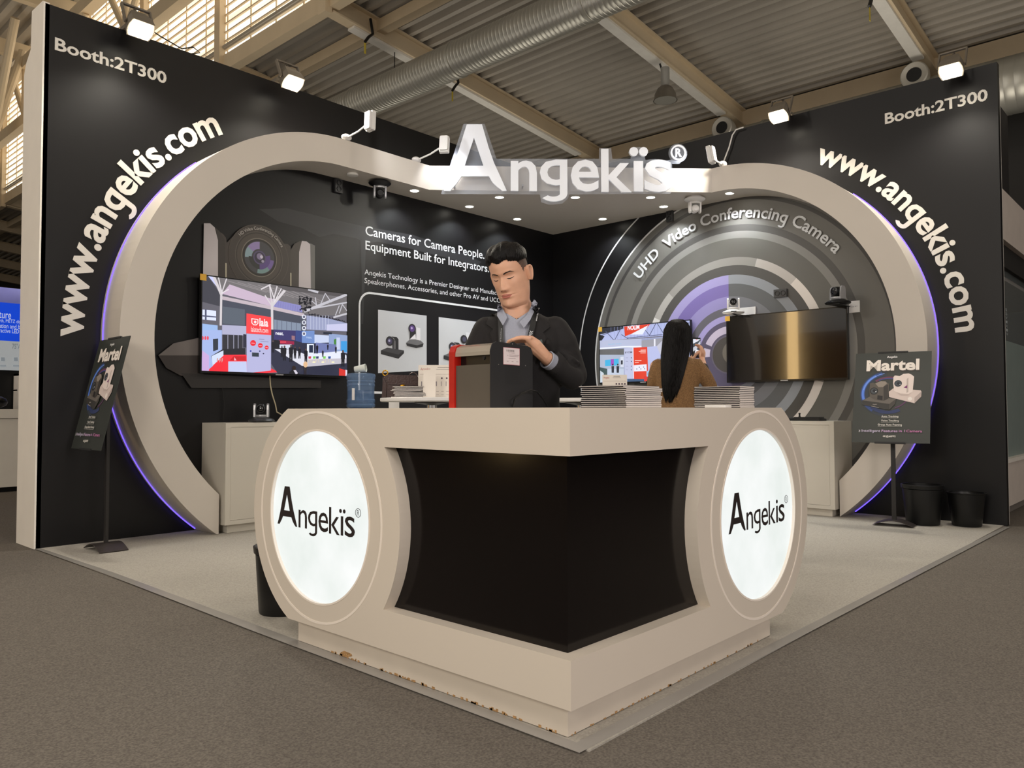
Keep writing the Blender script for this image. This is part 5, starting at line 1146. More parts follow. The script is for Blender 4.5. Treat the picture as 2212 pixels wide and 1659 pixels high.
# ------------------------------------------------------------------ bar tables and what stands on them
def bartable(x, y, z, r, lab):
    t = thing('bar_table', lab, 'table', (x, y, .003)); part('tabletop', MB().lathe([(0, z-.028), (r-.01, z-.028), (r, z-.022), (r, z-.004), (r-.004, z), (0, z)], (x, y, 0), n=48), WHITEP, t)
    part('column', MB().cyl((x, y, .03), (x, y, z-.03), .038, n=24), CHROME, t); part('flange', MB().lathe([(.038, z-.05), (.12, z-.034), (.12, z-.0285), (0, z-.0285)], (x, y, 0), n=24), BLACKP, t)
    part('foot', MB().lathe([(.23, .004), (.23, .012), (.1, .025), (.04, .05), (0, .05)], (x, y, 0), n=36), CHROME, t); return t
TZ = 1.112
bartable(3.62, 4.06, TZ, .355, 'white round bar table carrying the brown handbag'); bartable(4.60, 3.50, TZ, .35, 'white round bar table behind the left catalogue stack')
bg = thing('handbag', 'dark brown leather handbag with gold ring on the bar table', 'handbag', (3.56, 4.33, TZ))
LEA = mat('brown_leather', (58, 34, 30), .32, var=.1, bump=.1, bs=80); GOLD = mat('gold_metal', (220, 170, 60), .25, metal=.9)
fb_ = Frame((3.545, 4.345, TZ+.0015), (.72, -.69, 0), (0, 0, 1))
part('body', MB().prism([(-.10, 0), (.155, 0), (.165, .12), (.135, .158), (-.07, .165), (-.10, .15)], fb_.P, -.05, .04), LEA, bg)
part('flap', MB().prism([(-.065, .168), (.138, .160), (.168, .12), (.168, .09), (-.055, .098), (-.07, .13)], fb_.P, -.02, .047), LEA, bg)
part('gusset', MB().prism([(-.105, .003), (-.075, .003), (-.07, .10), (-.095, .15)], fb_.P, .041, .05), LEA, bg)
part('handle', MB().tube([fb_.P(u, v, .05) for u, v in ((.09, .165), (.105, .178), (.125, .18), (.14, .165), (.18, .10))], .004, 6), LEA, bg)
ri = MB(); c = fb_.P(-.082, .178, .03); ri.tube([c+Vector((.018*math.cos(a)*.72, -.018*math.cos(a)*.69, .018*math.sin(a))) for a in [2*PI*k/16 for k in range(17)]], .005, 8); part('ring', ri, GOLD, bg, label='gold ring')
part('clasp', MB().sphere(fb_.P(.045, .085, .052), .022, (1, .5, .6), 12), GOLD, bg, label='gold clasp')
rnd = random.Random(9)
for k in range(9):
    t = thing('leaflet', ('%s leaflet from the bottom of the messy pile before the brown handbag' % ORD[k]) if k < 8 else 'top leaflet of the messy pile before the brown handbag', 'leaflet', (3.463+rnd.uniform(-.012, .012), 4.12+rnd.uniform(-.012, .012), TZ+.001+k*.0088), math.radians(-44)+rnd.uniform(-.25, .25), 'leaflets piled before the handbag')
    part('pages', MB().box(-.105, .105, -.072, .072, .001, .0055), PAGES, t, world=False); part('cover', MB().box(-.106, .106, -.0735, .073, .0056, .0075), COVER, t, world=False)
PAP = mat('paper_sheet', (232, 224, 214), .6, var=.01)
def standcard(o, u, w, h, lab, name='price_card', logo=True):
    t = thing(name, lab, 'card', o); fr = Frame(o, u, Vector((0, 0, 1))+Vector(u).cross(Vector((0, 0, 1)))*-.12)
    part('sheet', MB().prism([(0, 0), (w, 0), (w, h), (0, h)], fr.P, -.002, 0), PAP, t); p = Pic(fr, .0003, .0001)
    p.text('Angekis', (170, 60, 50), box=(w*.05, w*.28, h*.80, h*.92)); p.line([(w*.45, h*.93), (w*.72, h*.93)], .003, (120, 110, 110), px=False); p.line([(w*.42, h*.87), (w*.75, h*.87)], .003, (150, 140, 140), px=False)
    for i in range(8):
        x = w*(.08+.115*i); p.line([(x, h*.36), (x, h*.5)], .0035 if i % 3 else .006, (120, 112, 120), px=False)
        if i > 3: p.disc((x+.004, h*.6), .006, (66, 40, 60), n=10)
        p.line([(x, h*.2), (x+w*.06, h*.2)], .0025, (170, 160, 156), px=False); p.line([(x, h*.1), (x+w*.06, h*.1)], .0025, (180, 170, 166), px=False)
    p.line([(w*.04, h*.72), (w*.96, h*.72)], .0015, (170, 160, 150), px=False)
    part('print', p.mb, PICT, t, fix=False)
U1 = Vector((.70, -.71, 0))
a = at_depth(903, 858, 5.45); standcard(Vector((a.x, a.y, TZ+.0005)), U1, .30, .235, 'white price list card standing on the bar table behind the machine')
a = at_depth(914, 838, 5.30); o = Vector((a.x, a.y, TZ+.0005))
fr = Frame(o, U1, (.0, 0.1, 1)); t = thing('paper_card', 'small white card leaning before the price list on the bar table', 'card', o)
part('sheet', MB().prism([(0, 0), (.085, 0), (.10, .19), (.018, .19)], fr.P, .02, .022), PAP, t)
a = at_depth(1302, 850, 5.5); standcard(Vector((a.x, a.y, TZ+.0005)), Vector((.674, -.739, 0)), .175, .165, 'white price list card on the bar table behind the left catalogue stack')
tag(part('paper_sheet', MB().prism([(4.30, 3.62), (4.40, 3.55), (4.46, 3.66), (4.35, 3.72)], lambda u, v, w: (u, v, w), TZ+.0005, TZ+.006), PAP), 'loose white sheets at the edge of the right bar table', 'paper')
# white bar stool behind the left table
sx, sy = 4.03, 4.93; st = thing('bar_stool', 'white bar stool behind the table with the handbag', 'stool', (sx, sy, .003))
part('seat', MB().lathe([(0, .76), (.17, .76), (.19, .785), (.17, .80), (0, .80)], (sx, sy, 0), n=28), WHITEP, st); part('post', MB().cyl((sx, sy, .03), (sx, sy, .76), .025), CHROME, st); part('foot', MB().lathe([(.2, .004), (.2, .012), (.04, .04), (0, .04)], (sx, sy, 0), n=28), CHROME, st)
o_ = [(sx+.19*math.cos(a), sy+.19*math.sin(a)) for a in [PI*(1.16+.14*k/12) for k in range(13)]]; i_ = [(sx+.172*math.cos(a), sy+.172*math.sin(a)) for a in [PI*(1.16+.14*k/12) for k in range(13)]]
part('backrest', MB().bandprism(o_, i_, lambda u, v, w: (u, v, w), .78, 1.115), WHITEP, st)
# ------------------------------------------------------------------ people
from mathutils.bvhtree import BVHTree
def loft(mb, rings, n=28):
    """rings: (z, cx, cy, rx, ry) closed stack of ellipses"""
    vs = []; m = len(rings)
    for z, cx, cy, rx, ry in rings:
        for k in range(n): a = 2*PI*k/n; vs.append((cx+rx*math.cos(a), cy+ry*math.sin(a), z))
    fs = [[i*n+k, i*n+(k+1) % n, (i+1)*n+(k+1) % n, (i+1)*n+k] for i in range(m-1) for k in range(n)]
    fs += [list(range(n))[::-1], [(m-1)*n+k for k in range(n)]]
    return mb.add(vs, fs, None, True)
def limb(mb, pts, rs, n=16):
    mb.tube(pts, rs, n)
    for p, r in zip(pts, rs): mb.sphere(p, r*.995, n=14)
    return mb
def remesh(mb, voxel, smooth=2, fac=.5):
    me = mesh_from(mb, 'tmp'); o = bpy.data.objects.new('tmp', me); COL.objects.link(o)
    r = o.modifiers.new('r', 'REMESH'); r.mode = 'VOXEL'; r.voxel_size = voxel
    s = o.modifiers.new('s', 'SMOOTH'); s.iterations = smooth; s.factor = fac
    dg = bpy.context.evaluated_depsgraph_get(); ev = o.evaluated_get(dg); m2 = ev.to_mesh()
    out = MB(); out.add([v.co.copy() for v in m2.vertices], [list(p.vertices) for p in m2.polygons], None, True)
    ev.to_mesh_clear(); bpy.data.objects.remove(o); bpy.data.meshes.remove(me); return out
def bvh(mb): return BVHTree.FromPolygons([Vector(v) for v in mb.v], mb.f)
def drape(tree, poly, off, res=.008, d=(0, 1, 0), thick=.0015, fn=None, start=-1.0, M=None):
    """polygon in (x, z) laid on a surface seen along +Y"""
    bm = bmesh.new(); f = bm.faces.new([bm.verts.new((x, 0, z)) for x, z in poly])
    xs = [p[0] for p in poly]; zs = [p[1] for p in poly]
    x = min(xs)+res
    while x < max(xs): bmesh.ops.bisect_plane(bm, geom=bm.verts[:]+bm.edges[:]+bm.faces[:], plane_co=(x, 0, 0), plane_no=(1, 0, 0)); x += res
    z = min(zs)+res
    while z < max(zs): bmesh.ops.bisect_plane(bm, geom=bm.verts[:]+bm.edges[:]+bm.faces[:], plane_co=(0, 0, z), plane_no=(0, 0, 1)); z += res
    last = None; dv = Vector(d)
    for v in bm.verts:
        o = Vector((v.co.x, start, v.co.z)); h = tree.ray_cast(o, dv)
        y = h[0].y if h[0] is not None else (last if last is not None else 0)
        if h[0] is not None: last = y
        v.co.y = y-off
    bmesh.ops.triangulate(bm, faces=bm.faces[:]); r = bmesh.ops.extrude_face_region(bm, geom=bm.faces[:])
    for e in r['geom']:
        if isinstance(e, bmesh.types.BMVert): e.co.y += off+.004 if thick is None else thick
    bm.verts.index_update(); out = MB(); out.add([v.co.copy() for v in bm.verts], [[v.index for v in f.verts] for f in bm.faces], None, True); bm.free(); return out
def cr(tab, t):
    """smooth interpolation of rows of numbers"""
    n = len(tab)-1; x = min(max(t, 0), .99999)*n; i = int(x); f = x-i
    P = [tab[max(0, min(n, j))] for j in (i-1, i, i+1, i+2)]
    return [.5*((2*b)+(-a+c)*f+(2*a-5*b+4*c-d)*f*f+(-a+3*b-3*c+d)*f**3) for a, b, c, d in zip(*P)]
HEAD = [(-.215, .062, -.048, .066, 0), (-.17, .057, -.050, .060, 0), (-.140, .0555, -.052, .057, .02), (-.127, .055, -.060, .057, .15), (-.119, .056, -.080, .058, .42), (-.108, .059, -.0905, .060, .40), (-.092, .063, -.0895, .065, .33), (-.076, .0665, -.0895, .071, .28), (-.058, .069, -.0895, .077, .24), (-.038, .071, -.089, .084, .20), (-.018, .0725, -.088, .090, .16), (.004, .0735, -.086, .095, .13), (.024, .0745, -.0905, .098, .15), (.046, .0755, -.0915, .099, .15), (.068, .0735, -.085, .095, .12), (.086, .066, -.072, .086, .08), (.100, .054, -.055, .072, .04), (.110, .038, -.036, .054, 0), (.1165, .018, -.014, .030, 0), (.118, .0005, .007, .009, 0)]
def gs(x, z, cx, cz, sx, sz): return math.exp(-((x-cx)/sx)**2/2-((z-cz)/sz)**2/2)
def head_mesh(fem=False, NT=150, NZ=150, low=0):
    vs = []; grid = []
    for i in range(NZ+1):
        t = low+(1-low)*i/NZ; z, w, yf, yb, tp = cr(HEAD, t); row = []
        for k in range(NT):
            a = 2*PI*k/NT; a2 = a+.22*math.sin(2*(a+PI/2))*0; c, s = math.cos(a), math.sin(a)
            y = (yb+yf)/2+(yb-yf)/2*s
            fr = max(0, -s); x = w*math.copysign(abs(c)**.92, c)*(1-tp*fr**1.6)
            if y < -.02 and z > -.125:
                ax = abs(x); dz = 0
                tip = -.037; sz = .0075 if z < tip else .020
                dy = -.0215*gs(x, z, 0, tip, .0085, sz)-.0065*gs(x, z, 0, -.012, .0062, .018)-.009*gs(ax, z, .0125, -.0405, .0055, .0065)
                dy += .0095*gs(ax, z, .030, .006, .0135, .0095)+.003*gs(ax, z, .016, .006, .006, .010)
                dy -= .0072*gs(ax, z, .0305, .0015, .0115, .0068)
                dy -= .0040*gs(ax, z, .028, .0235, .019, .006)
                dy -= .0042*gs(ax, z, .046, -.024, .015, .014)
                dy -= .0055*gs(x, z, 0, -.0630, .0165, .0038)+.0062*gs(x, z, 0, -.0735, .0150, .0042)
                dy += .0038*gs(x, z, 0, -.0682, .021, .0014)+.0025*gs(x, z, 0, -.083, .016, .004)
                dy += .0016*gs(x, z, 0, -.053, .004, .005)+.002*gs(ax, z, .028, -.066, .006, .010)
                dy -= .0045*gs(x, z, 0, -.103, .015, .010)
                y += dy*min(1, max(0, (-y-.02)/.03))
                if y < -.1245: y = -.1245+(y+.1245)*.5
            row.append(len(vs)); vs.append(Vector((x, y, z)))
        grid.append(row)
    fs = [[grid[i][k], grid[i][(k+1) % NT], grid[i+1][(k+1) % NT], grid[i+1][k]] for i in range(NZ) for k in range(NT)]
    fs += [grid[0][::-1], grid[-1]]
    return vs, fs, grid
def ear(mb, sx):
    c = Vector((sx*.0755, .012, -.008)); out = MB()
    pts = [(-.006, -.026), (.004, -.030), (.013, -.016), (.019, .004), (.019, .020), (.010, .030), (-.004, .030), (-.012, .018), (-.011, 0), (-.009, -.014)]
    n = len(pts)
    for s, off in ((1.0, .010),): pass
    def ring(sc, dx): return [c+Vector((sx*(dx+.35*max(0, p[0]*sc)), p[0]*sc, p[1]*sc)) for p in pts]
    R = [ring(.95, -.006), ring(1.05, .004), ring(1.05, .010), ring(.88, .0115), ring(.72, .006), ring(.3, .003)]
    vs = [p for r in R for p in r]; fs = [[j*n+i, j*n+(i+1) % n, (j+1)*n+(i+1) % n, (j+1)*n+i] for j in range(len(R)-1) for i in range(n)]
    fs.append([(len(R)-1)*n+i for i in range(n)]); fs.append(list(range(n))[::-1])
    mb.add(vs, fs, None, True)
def chain_hand(mb, W, K, fdir, side, nrm, s=1.0, curl=(.25, .3, .25), spread=.1, thumb_side=1):
    """hand from wrist W to knuckle centre K; fdir finger direction, side across the palm, nrm = back of hand"""
    W, K = Vector(W), Vector(K); fdir = Vector(fdir).normalized(); side = Vector(side).normalized(); nrm = Vector(nrm).normalized()
    mb.tube([W, W.lerp(K, .3), W.lerp(K, .65), K], [.026*s, .028*s, .030*s, .022*s], 12)
    for q in (-1.5, -.5, .5, 1.5): limb(mb, [W.lerp(K, .15)+side*q*.009*s, K+side*q*.0195*s-nrm*.002], [.017*s, .0115*s], 10)
    L = [.070, .080, .075, .058]; q_ = [1.5, .5, -.5, -1.5]
    for i in range(4):
        p = K+side*q_[i]*.0195*s*thumb_side; d = (fdir+side*thumb_side*q_[i]*spread*.12).normalized(); pts = [p-d*.01]; r = [.0105*s]
        ang = 0
        for j, (fr, rr) in enumerate(((.42, .0092), (.32, .0084), (.26, .0066))):
            ang += curl[j]*(1+.08*i); dd = d*math.cos(ang)-nrm*math.sin(ang); p = p+dd*L[i]*fr*s; pts.append(p); r.append(rr*s)
        limb(mb, pts, r, 10)
    p0 = W.lerp(K, .30)+side*thumb_side*.022*s; p1 = p0+(fdir*.6+side*thumb_side*.75-nrm*.15).normalized()*.038*s; p2 = p1+(fdir*.9+side*thumb_side*.3-nrm*.25).normalized()*.032*s; p3 = p2+(fdir-nrm*.3).normalized()*.022*s
    limb(mb, [p0, p1, p2, p3], [.015*s, .0115*s, .0098*s, .0075*s], 10)
SKIN = mat('skin', (214, 166, 138), .5, var=.04, vs=40, bump=.05, bs=400)
_b = SKIN.node_tree.nodes['Principled BSDF']; _b.inputs['Subsurface Weight'].default_value = .12; _b.inputs['Subsurface Radius'].default_value = (.012, .005, .003)
HAIRM = mat('black_hair', (12, 10, 10), .5, var=.5, vs=60, bump=.5, bs=140, stretch=(1, 1, .25), spec=.22)
BROW = mat('eyebrow_hair', (34, 24, 20), .8, var=.2, vs=300); LIP = mat('lips', (176, 104, 92), .45, var=.04); SHAVE = mat('shaved_hair', (92, 72, 62), .7, var=.25, vs=200)

# ---- the man behind the counter
MF = 3.20; mrz = YAW-PI/2
MO = Vector((math.cos(YAW)*MF, math.sin(YAW)*MF, 0.0035))+Vector((CR.x, CR.y, 0))*.012
man = thing('person', 'man in black jacket and lanyard looking down at the machine on the counter', 'person', MO, mrz)
HM = Matrix.Translation((-.020, -.040, 1.578)) @ Matrix.Rotation(math.radians(-7), 4, 'Y') @ Matrix.Rotation(math.radians(-25), 4, 'Z') @ Matrix.Rotation(math.radians(19), 4, 'X') @ Matrix.Scale(1.0, 4)
hv, hf, hg = head_mesh(); low = .13
body = MB()
# continuous body under the clothes
bb = MB(); loft(bb, [(.86, .02, .03, .15, .10), (.95, .02, .03, .155, .105), (1.08, .02, .02, .14, .095), (1.22, .02, .01, .155, .10), (1.33, .02, .0, .150, .085), (1.385, .01, .0, .11, .065), (1.43, .005, -.003, .065, .058), (1.50, -.002, -.01, .054, .055)])
for sx in (-1, 1): limb(bb, [(.02+sx*.09, .03, .88), (.02+sx*.10, .02, .50), (.02+sx*.10, .04, .10)], [.088, .060, .042]); limb(bb, [(.02+sx*.10, .05, .055), (.02+sx*.11, -.08, .04)], [.045, .035])
limb(bb, [(.165, .0, 1.335), (.235, .02, 1.175), (.165, -.07, 1.205), (.118, -.115, 1.235)], [.036, .036, .032, .026])
limb(bb, [(-.115, .0, 1.34), (-.165, .0, 1.12), (-.12, -.05, .985)], [.036, .036, .028])
skinb = remesh(bb, .011, 2)
hand = MB()
chain_hand(hand, (.120, -.120, 1.236), (.052, -.160, 1.302), (-1, -.12, .08), (.15, 1, -.1), (.25, .0, 1), s=1.0, curl=(.05, .18, .15), spread=.8, thumb_side=1)
limb(hand, [(.165, -.075, 1.21), (.120, -.120, 1.236)], [.030, .025])
handm = remesh(hand, .0024, 3)
hand2 = MB(); chain_hand(hand2, (-.12, -.05, .985), (-.10, -.09, .925), (.15, -.35, -1), (1, .0, .1), (-.2, -.8, .2), curl=(.3, .3, .3)); hand2 = remesh(hand2, .004, 2)
body.extend(skinb); body.extend(handm); body.extend(hand2)
hmb = MB(); hmb.add(hv, hf, None, True); ear(hmb, 1); ear(hmb, -1)
body.extend(hmb, HM)
part('body', body, SKIN, man, world=False)
# face details lie on the skin
ht = bvh(hmb)
def face(name, poly, off, m, res=.004, thick=.002):
    d = drape(ht, poly, off, res, thick=thick, start=-.3); o = MB(); o.extend(d, HM); part(name, o, m, man, world=False)
for s in (-1, 1):
    face('eyebrow', [(s*a, b) for a, b in ((.012, .0165), (.024, .0215), (.038, .0235), (.050, .0185), (.039, .0275), (.024, .0265), (.013, .0225))], .0008, BROW)
    face('eyelashes', [(s*a, b) for a, b in ((.0180, .0005), (.025, -.0038), (.032, -.0050), (.039, -.0038), (.047, .001), (.039, -.0006), (.032, -.0014), (.025, -.0006))], .0006, mat('lashes', (30, 20, 18), .6), .003)
    face('eyelid_crease', [(s*a, b) for a, b in ((.019, .0065), (.031, .0095), (.045, .0065), (.031, .0083))], .0003, mat('crease', (150, 104, 84), .6), .003)
face('lips', [(-.024, -.0665), (-.012, -.0605), (-.004, -.0590), (0, -.0600), (.004, -.0590), (.012, -.0605), (.024, -.0665), (.014, -.0760), (0, -.0785), (-.014, -.0760)], .0004, LIP, .003)
face('mouth_line', [(-.024, -.0668), (-.010, -.0672), (0, -.0678), (.010, -.0672), (.024, -.0668), (.010, -.0687), (0, -.0692), (-.010, -.0687)], .0010, mat('mouth_dark', (96, 48, 42), .6), .003, .0015)
for s in (-1, 1): face('nostril', [(s*.0045, -.0435), (s*.0085, -.0425), (s*.011, -.0445), (s*.007, -.0462)], .0004, mat('nostril_dark', (110, 62, 50), .7), .002, .001)
# short black hair: inflated cap over the skull
def haircap(vs, fs, mask, lift):
    me = MB(); me.add(vs, fs); bm = bmesh.new(); bv = [bm.verts.new(v) for v in vs]
    keep = [mask(v) for v in vs]
    for f in fs:
        if len(f) == 4 and all(keep[i] > 0 for i in f):
            try: bm.faces.new([bv[i] for i in f])
            except ValueError: pass
    for v in [v for v in bm.verts if not v.link_faces]: bm.verts.remove(v)
    bm.normal_update()
    bmesh.ops.recalc_face_normals(bm, faces=bm.faces[:])
    bm.normal_update(); c = Vector((0, 0, -.02)); sgn = 1 if sum((f.normal.dot(f.calc_center_median()-c) for f in bm.faces)) > 0 else -1
    for v in bm.verts: v.co += v.normal*sgn*lift(v.co)
    bm.verts.index_update(); o = MB(); o.add([v.co.copy() for v in bm.verts], [[v.index for v in f.verts] for f in bm.faces], None, True); bm.free(); return o
def hl(v):   # above the hairline?
    a = math.atan2(abs(v.x), -v.y)                  # 0 = front, pi = back
    if a < .45: z = .066-.004*math.cos(a*9)
    elif a < .95: z = .064-(a-.45)*.02
    elif a < 1.15: z = .054-(a-.95)*.12
    elif a < 1.42: z = .030-(a-1.15)*.16
    elif a < 1.75: z = .018
    else: z = .018-min(1, (a-1.75)/.5)*.098
    return v.z-z
rn = random.Random(4)
from mathutils import noise as MN
def lift_m(v):
    e = hl(v); top = max(0, min(1, (v.z-.055)/.04)); n = MN.noise(Vector((v.x*70, v.y*18, v.z*40)))*.0035
    side = .0018+.006*max(0, min(1, (v.z-.035)/.03))
    return min(max(e, 0)*.9+.0004, side+top*(.006+.006*(v.y < 0))+n*(.2+top))
def hl2(v):
    a = math.atan2(abs(v.x), -v.y); e = hl(v)
    return min(e, v.z-(.0 if a < .75 else min(.052, .0+(a-.75)*.16) if a < 1.9 else max(-.02, .052-(a-1.9)*.09)))
sc_ = haircap(hv, hf, hl, lambda v: .0006); o = MB(); o.extend(sc_, HM); part('shaved_sides', o, SHAVE, man, world=False)
hc = haircap(hv, hf, hl2, lift_m); o = MB(); o.extend(hc, HM)
tuf = MB()
for k in range(150):                               # loose strands combed sideways over the crown
    a = rn.uniform(-1.0, 1.0); y = rn.uniform(-.085, .07); x0 = rn.uniform(-.05, .055)
    pts = []
    for j in range(5):
        x = x0+.016*(j-2); yy = y-.004*j; r = (x/.070)**2+((yy-.004)/.090)**2
        if r > .93: continue
        z = .118*math.sqrt(max(0, 1-r))**.62*.98+.005-.002*abs(j-2); pts.append((x, yy, min(z, .124)))
    if len(pts) > 2 and min(p[2] for p in pts) > .075: tuf.tube(pts, [.0016]*len(pts), 5)
o.extend(tuf, HM); part('hair', o, HAIRM, man, world=False)
# jacket
JK = mat('black_wool', (26, 24, 25), .82, var=.12, vs=30, bump=.25, bs=500)
jb = MB(); loft(jb, [(.80, .02, .03, .185, .125), (.95, .02, .03, .18, .122), (1.06, .02, .02, .165, .112), (1.18, .02, .012, .172, .113), (1.30, .022, .0, .185, .112), (1.355, .022, .0, .185, .10), (1.395, .016, .002, .145, .088), (1.425, .01, .004, .085, .072), (1.440, .006, .008, .070, .066)], 36)
limb(jb, [(.165, .0, 1.352), (.198, .005, 1.30), (.228, .025, 1.225), (.250, .020, 1.168), (.235, -.01, 1.155), (.200, -.045, 1.178), (.160, -.082, 1.205)], [.062, .062, .056, .052, .050, .047, .043], 20)
limb(jb, [(-.115, .0, 1.352), (-.150, .0, 1.28), (-.172, .0, 1.14), (-.150, -.03, 1.05), (-.13, -.045, 1.02)], [.060, .058, .050, .046, .044], 20)
for k, (p0, p1) in enumerate((((.20, -.035, 1.30), (.27, -.005, 1.24)), ((.19, -.05, 1.26), (.27, -.03, 1.21)), ((.17, -.09, 1.26), (.22, -.07, 1.19)), ((.10, -.09, 1.33), (.16, -.07, 1.26)))):
    jb.tube([p0, Vector(p0).lerp(Vector(p1), .5)+Vector((0, -.012, 0)), p1], [.006, .012, .006], 8)
jm = remesh(jb, .007, 3)
tree = bvh(jm)
# the jacket stands open at the throat
def in_v(p): return p[1] < .02 and p[2] > 1.385+abs(p[0]-.008)*.55 and abs(p[0]-.008) < .062
jo = MB(); jo.v = jm.v; jo.f = [f for f in jm.f if not all(in_v(jm.v[i]) for i in f)]; jo.c = [None]*len(jo.f); jo.sm = [True]*len(jo.f)
part('jacket', jo, JK, man, world=False)
def wear(name, poly, off, m, res=.012, thick=.003, par=man, label=None):
    return part(name, drape(tree, poly, off, res, thick=thick), m, par, world=False, label=label)
SHIRT = mat('blue_grey_shirt', (150, 154, 168), .75, var=.05, vs=250, bump=.1, bs=600)
wear('shirt_front', [(-.062, 1.432), (-.028, 1.412), (.008, 1.388), (.044, 1.415), (.076, 1.438), (.060, 1.33), (.022, 1.22), (-.005, 1.16), (-.028, 1.20), (-.050, 1.31)], .006, SHIRT, thick=.02)
coll = MB()
for s, pts in ((-1, [(-.056, 1.452), (-.030, 1.395), (-.048, 1.362), (-.072, 1.405), (-.070, 1.452)]), (1, [(.080, 1.478), (.048, 1.405), (.018, 1.375), (.036, 1.350), (.062, 1.385), (.092, 1.455)])):
    d = drape(tree, pts, .024, .012, thick=.006); coll.extend(d)
part('collar', coll, SHIRT, man, world=False)
cb_ = MB(); ang = [PI*(-.12+1.24*k/16) for k in range(17)]
o_ = [(.006+.074*math.cos(a), .004+.070*math.sin(a)) for a in ang]; i_ = [(.006+.068*math.cos(a), .004+.064*math.sin(a)) for a in ang]
cb_.bandprism(o_, i_, lambda u, v, w: (u, v, w+.10*u+max(0, v)*.15), 1.405, 1.462); part('collar_band', cb_, SHIRT, man, world=False)
wear('lapel', [(-.066, 1.424), (-.098, 1.415), (-.118, 1.375), (-.088, 1.35), (-.100, 1.335), (-.060, 1.20), (-.026, 1.155), (-.050, 1.29), (-.054, 1.36)], .0095, JK, thick=.006)
wear('lapel', [(.078, 1.430), (.112, 1.415), (.142, 1.36), (.112, 1.335), (.128, 1.315), (.075, 1.20), (.012, 1.145), (.050, 1.29), (.066, 1.37)], .0095, JK, thick=.006)
LAN = mat('black_lanyard', (16, 17, 18), .5, var=.1)
wear('lanyard', [(-.072, 1.438), (-.052, 1.444), (-.046, 1.35), (-.043, 1.22), (-.030, 1.15), (-.044, 1.15), (-.062, 1.23), (-.066, 1.35)], .022, LAN, thick=.002)
ly = wear('lanyard', [(.078, 1.446), (.098, 1.434), (.078, 1.345), (.050, 1.22), (.010, 1.14), (-.012, 1.15), (.030, 1.235), (.056, 1.345)], .022, LAN, thick=.002)
LF = Frame((0, 0, 0), (1, 0, 0), (0, 0, 1))
def on_chest(s, cx, cz, w, h, rot, off=.0245, col=(214, 216, 220)):
    m = MB(); vs, fs = glyphs(s, .01); x0 = min(p[0] for p in vs); x1 = max(p[0] for p in vs); y0 = min(p[1] for p in vs); y1 = max(p[1] for p in vs); q = []
    for x, y in vs:
        a = ((x-x0)/(x1-x0)-.5)*w; b = ((y-y0)/(y1-y0)-.5)*h; X = cx+a*math.cos(rot)-b*math.sin(rot); Z = cz+a*math.sin(rot)+b*math.cos(rot)
        h_ = tree.ray_cast(Vector((X, -1, Z)), Vector((0, 1, 0))); q.append((X, (h_[0].y if h_[0] else -.11)-off, Z))
    m.add(q, fs, col); return m
m = on_chest('KNX', .062, 1.325, .030, .013, math.radians(75)); m.extend(on_chest('smart home', .090, 1.405, .05, .006, math.radians(78))); m.extend(on_chest('www knx', .040, 1.245, .05, .006, math.radians(66))); m.extend(on_chest('home and building', -.056, 1.30, .10, .005, math.radians(88), col=(150, 152, 156))); pass
part('lanyard_print', m, pic_mat('lanyard_print'), man, world=False, fix=False)
wear('name_badge', [(.062, 1.292), (.108, 1.307), (.112, 1.288), (.066, 1.270)], .016, mat('green_badge', (44, 62, 58), .4), thick=.003, label='small dark green name badge')
part('shirt_button', MB().sphere(Vector((.006, tree.ray_cast(Vector((.006, -1, 1.372)), Vector((0, 1, 0)))[0].y-.009, 1.342)), .0055, (1, .4, 1), 12), WHITEP, man, world=False)
cf = MB(); cf.lathe([(.036, 0), (.037, .03), (.033, .032), (.030, .0)], (.148, -.092, 1.214), Vector((-.06, -.055, .035)), 24); part('shirt_cuff', cf, SHIRT, man, world=False)
bt2 = MB()
for k in range(4): bt2.sphere((.185-k*.008, -.088-k*.006, 1.160+k*.004), .004, n=8)
part('sleeve_button', bt2, BLACKP, man, world=False)
tb = MB(); loft(tb, [(.82, .02, .03, .165, .115), (.95, .02, .03, .16, .11)])
for sx in (-1, 1): limb(tb, [(.02+sx*.09, .03, .86), (.02+sx*.10, .02, .50), (.02+sx*.10, .04, .07)], [.098, .074, .060])
part('trousers', remesh(tb, .012, 2), mat('black_trousers', (24, 24, 27), .8), man, world=False)
for sx in (-1, 1):
    sh = MB(); limb(sh, [(.02+sx*.10, .07, .045), (.02+sx*.105, -.02, .045), (.02+sx*.115, -.12, .035)], [.044, .045, .038]); sh = remesh(sh, .009, 2); sh.v = [(x, y, max(z, .0)) for x, y, z in sh.v]; part('shoe', sh, BLACKP, man, world=False)

# ---- the woman filming in the background, seen from behind
WF = 5.70; WO = Vector((math.cos(YAW)*WF, math.sin(YAW)*WF, 0.0035))+Vector((CR.x, CR.y, 0))*1.215
wom = thing('person', 'woman with long black hair in brown tweed jacket filming with a phone', 'person', WO, math.atan2(WO.y, WO.x)-PI/2-.10)
bb = MB(); loft(bb, [(.84, 0, 0, .155, .105), (.95, 0, 0, .165, .11), (1.06, 0, 0, .125, .09), (1.18, 0, 0, .135, .09), (1.32, 0, 0, .15, .09), (1.38, 0, .0, .11, .065), (1.42, 0, .005, .052, .05), (1.50, 0, .012, .047, .048)])
for sx in (-1, 1): limb(bb, [(sx*.08, 0, .87), (sx*.085, .01, .48), (sx*.085, -.01, .09)], [.09, .058, .038]); limb(bb, [(sx*.085, -.02, .05), (sx*.09, .10, .035)], [.038, .03])
limb(bb, [(.155, .0, 1.345), (.225, .06, 1.19), (.185, .19, 1.31), (.160, .27, 1.415)], [.045, .036, .028, .022]); limb(bb, [(-.155, 0, 1.345), (-.18, .06, 1.12), (-.08, .24, 1.18), (.06, .29, 1.37)], [.045, .036, .028, .022])
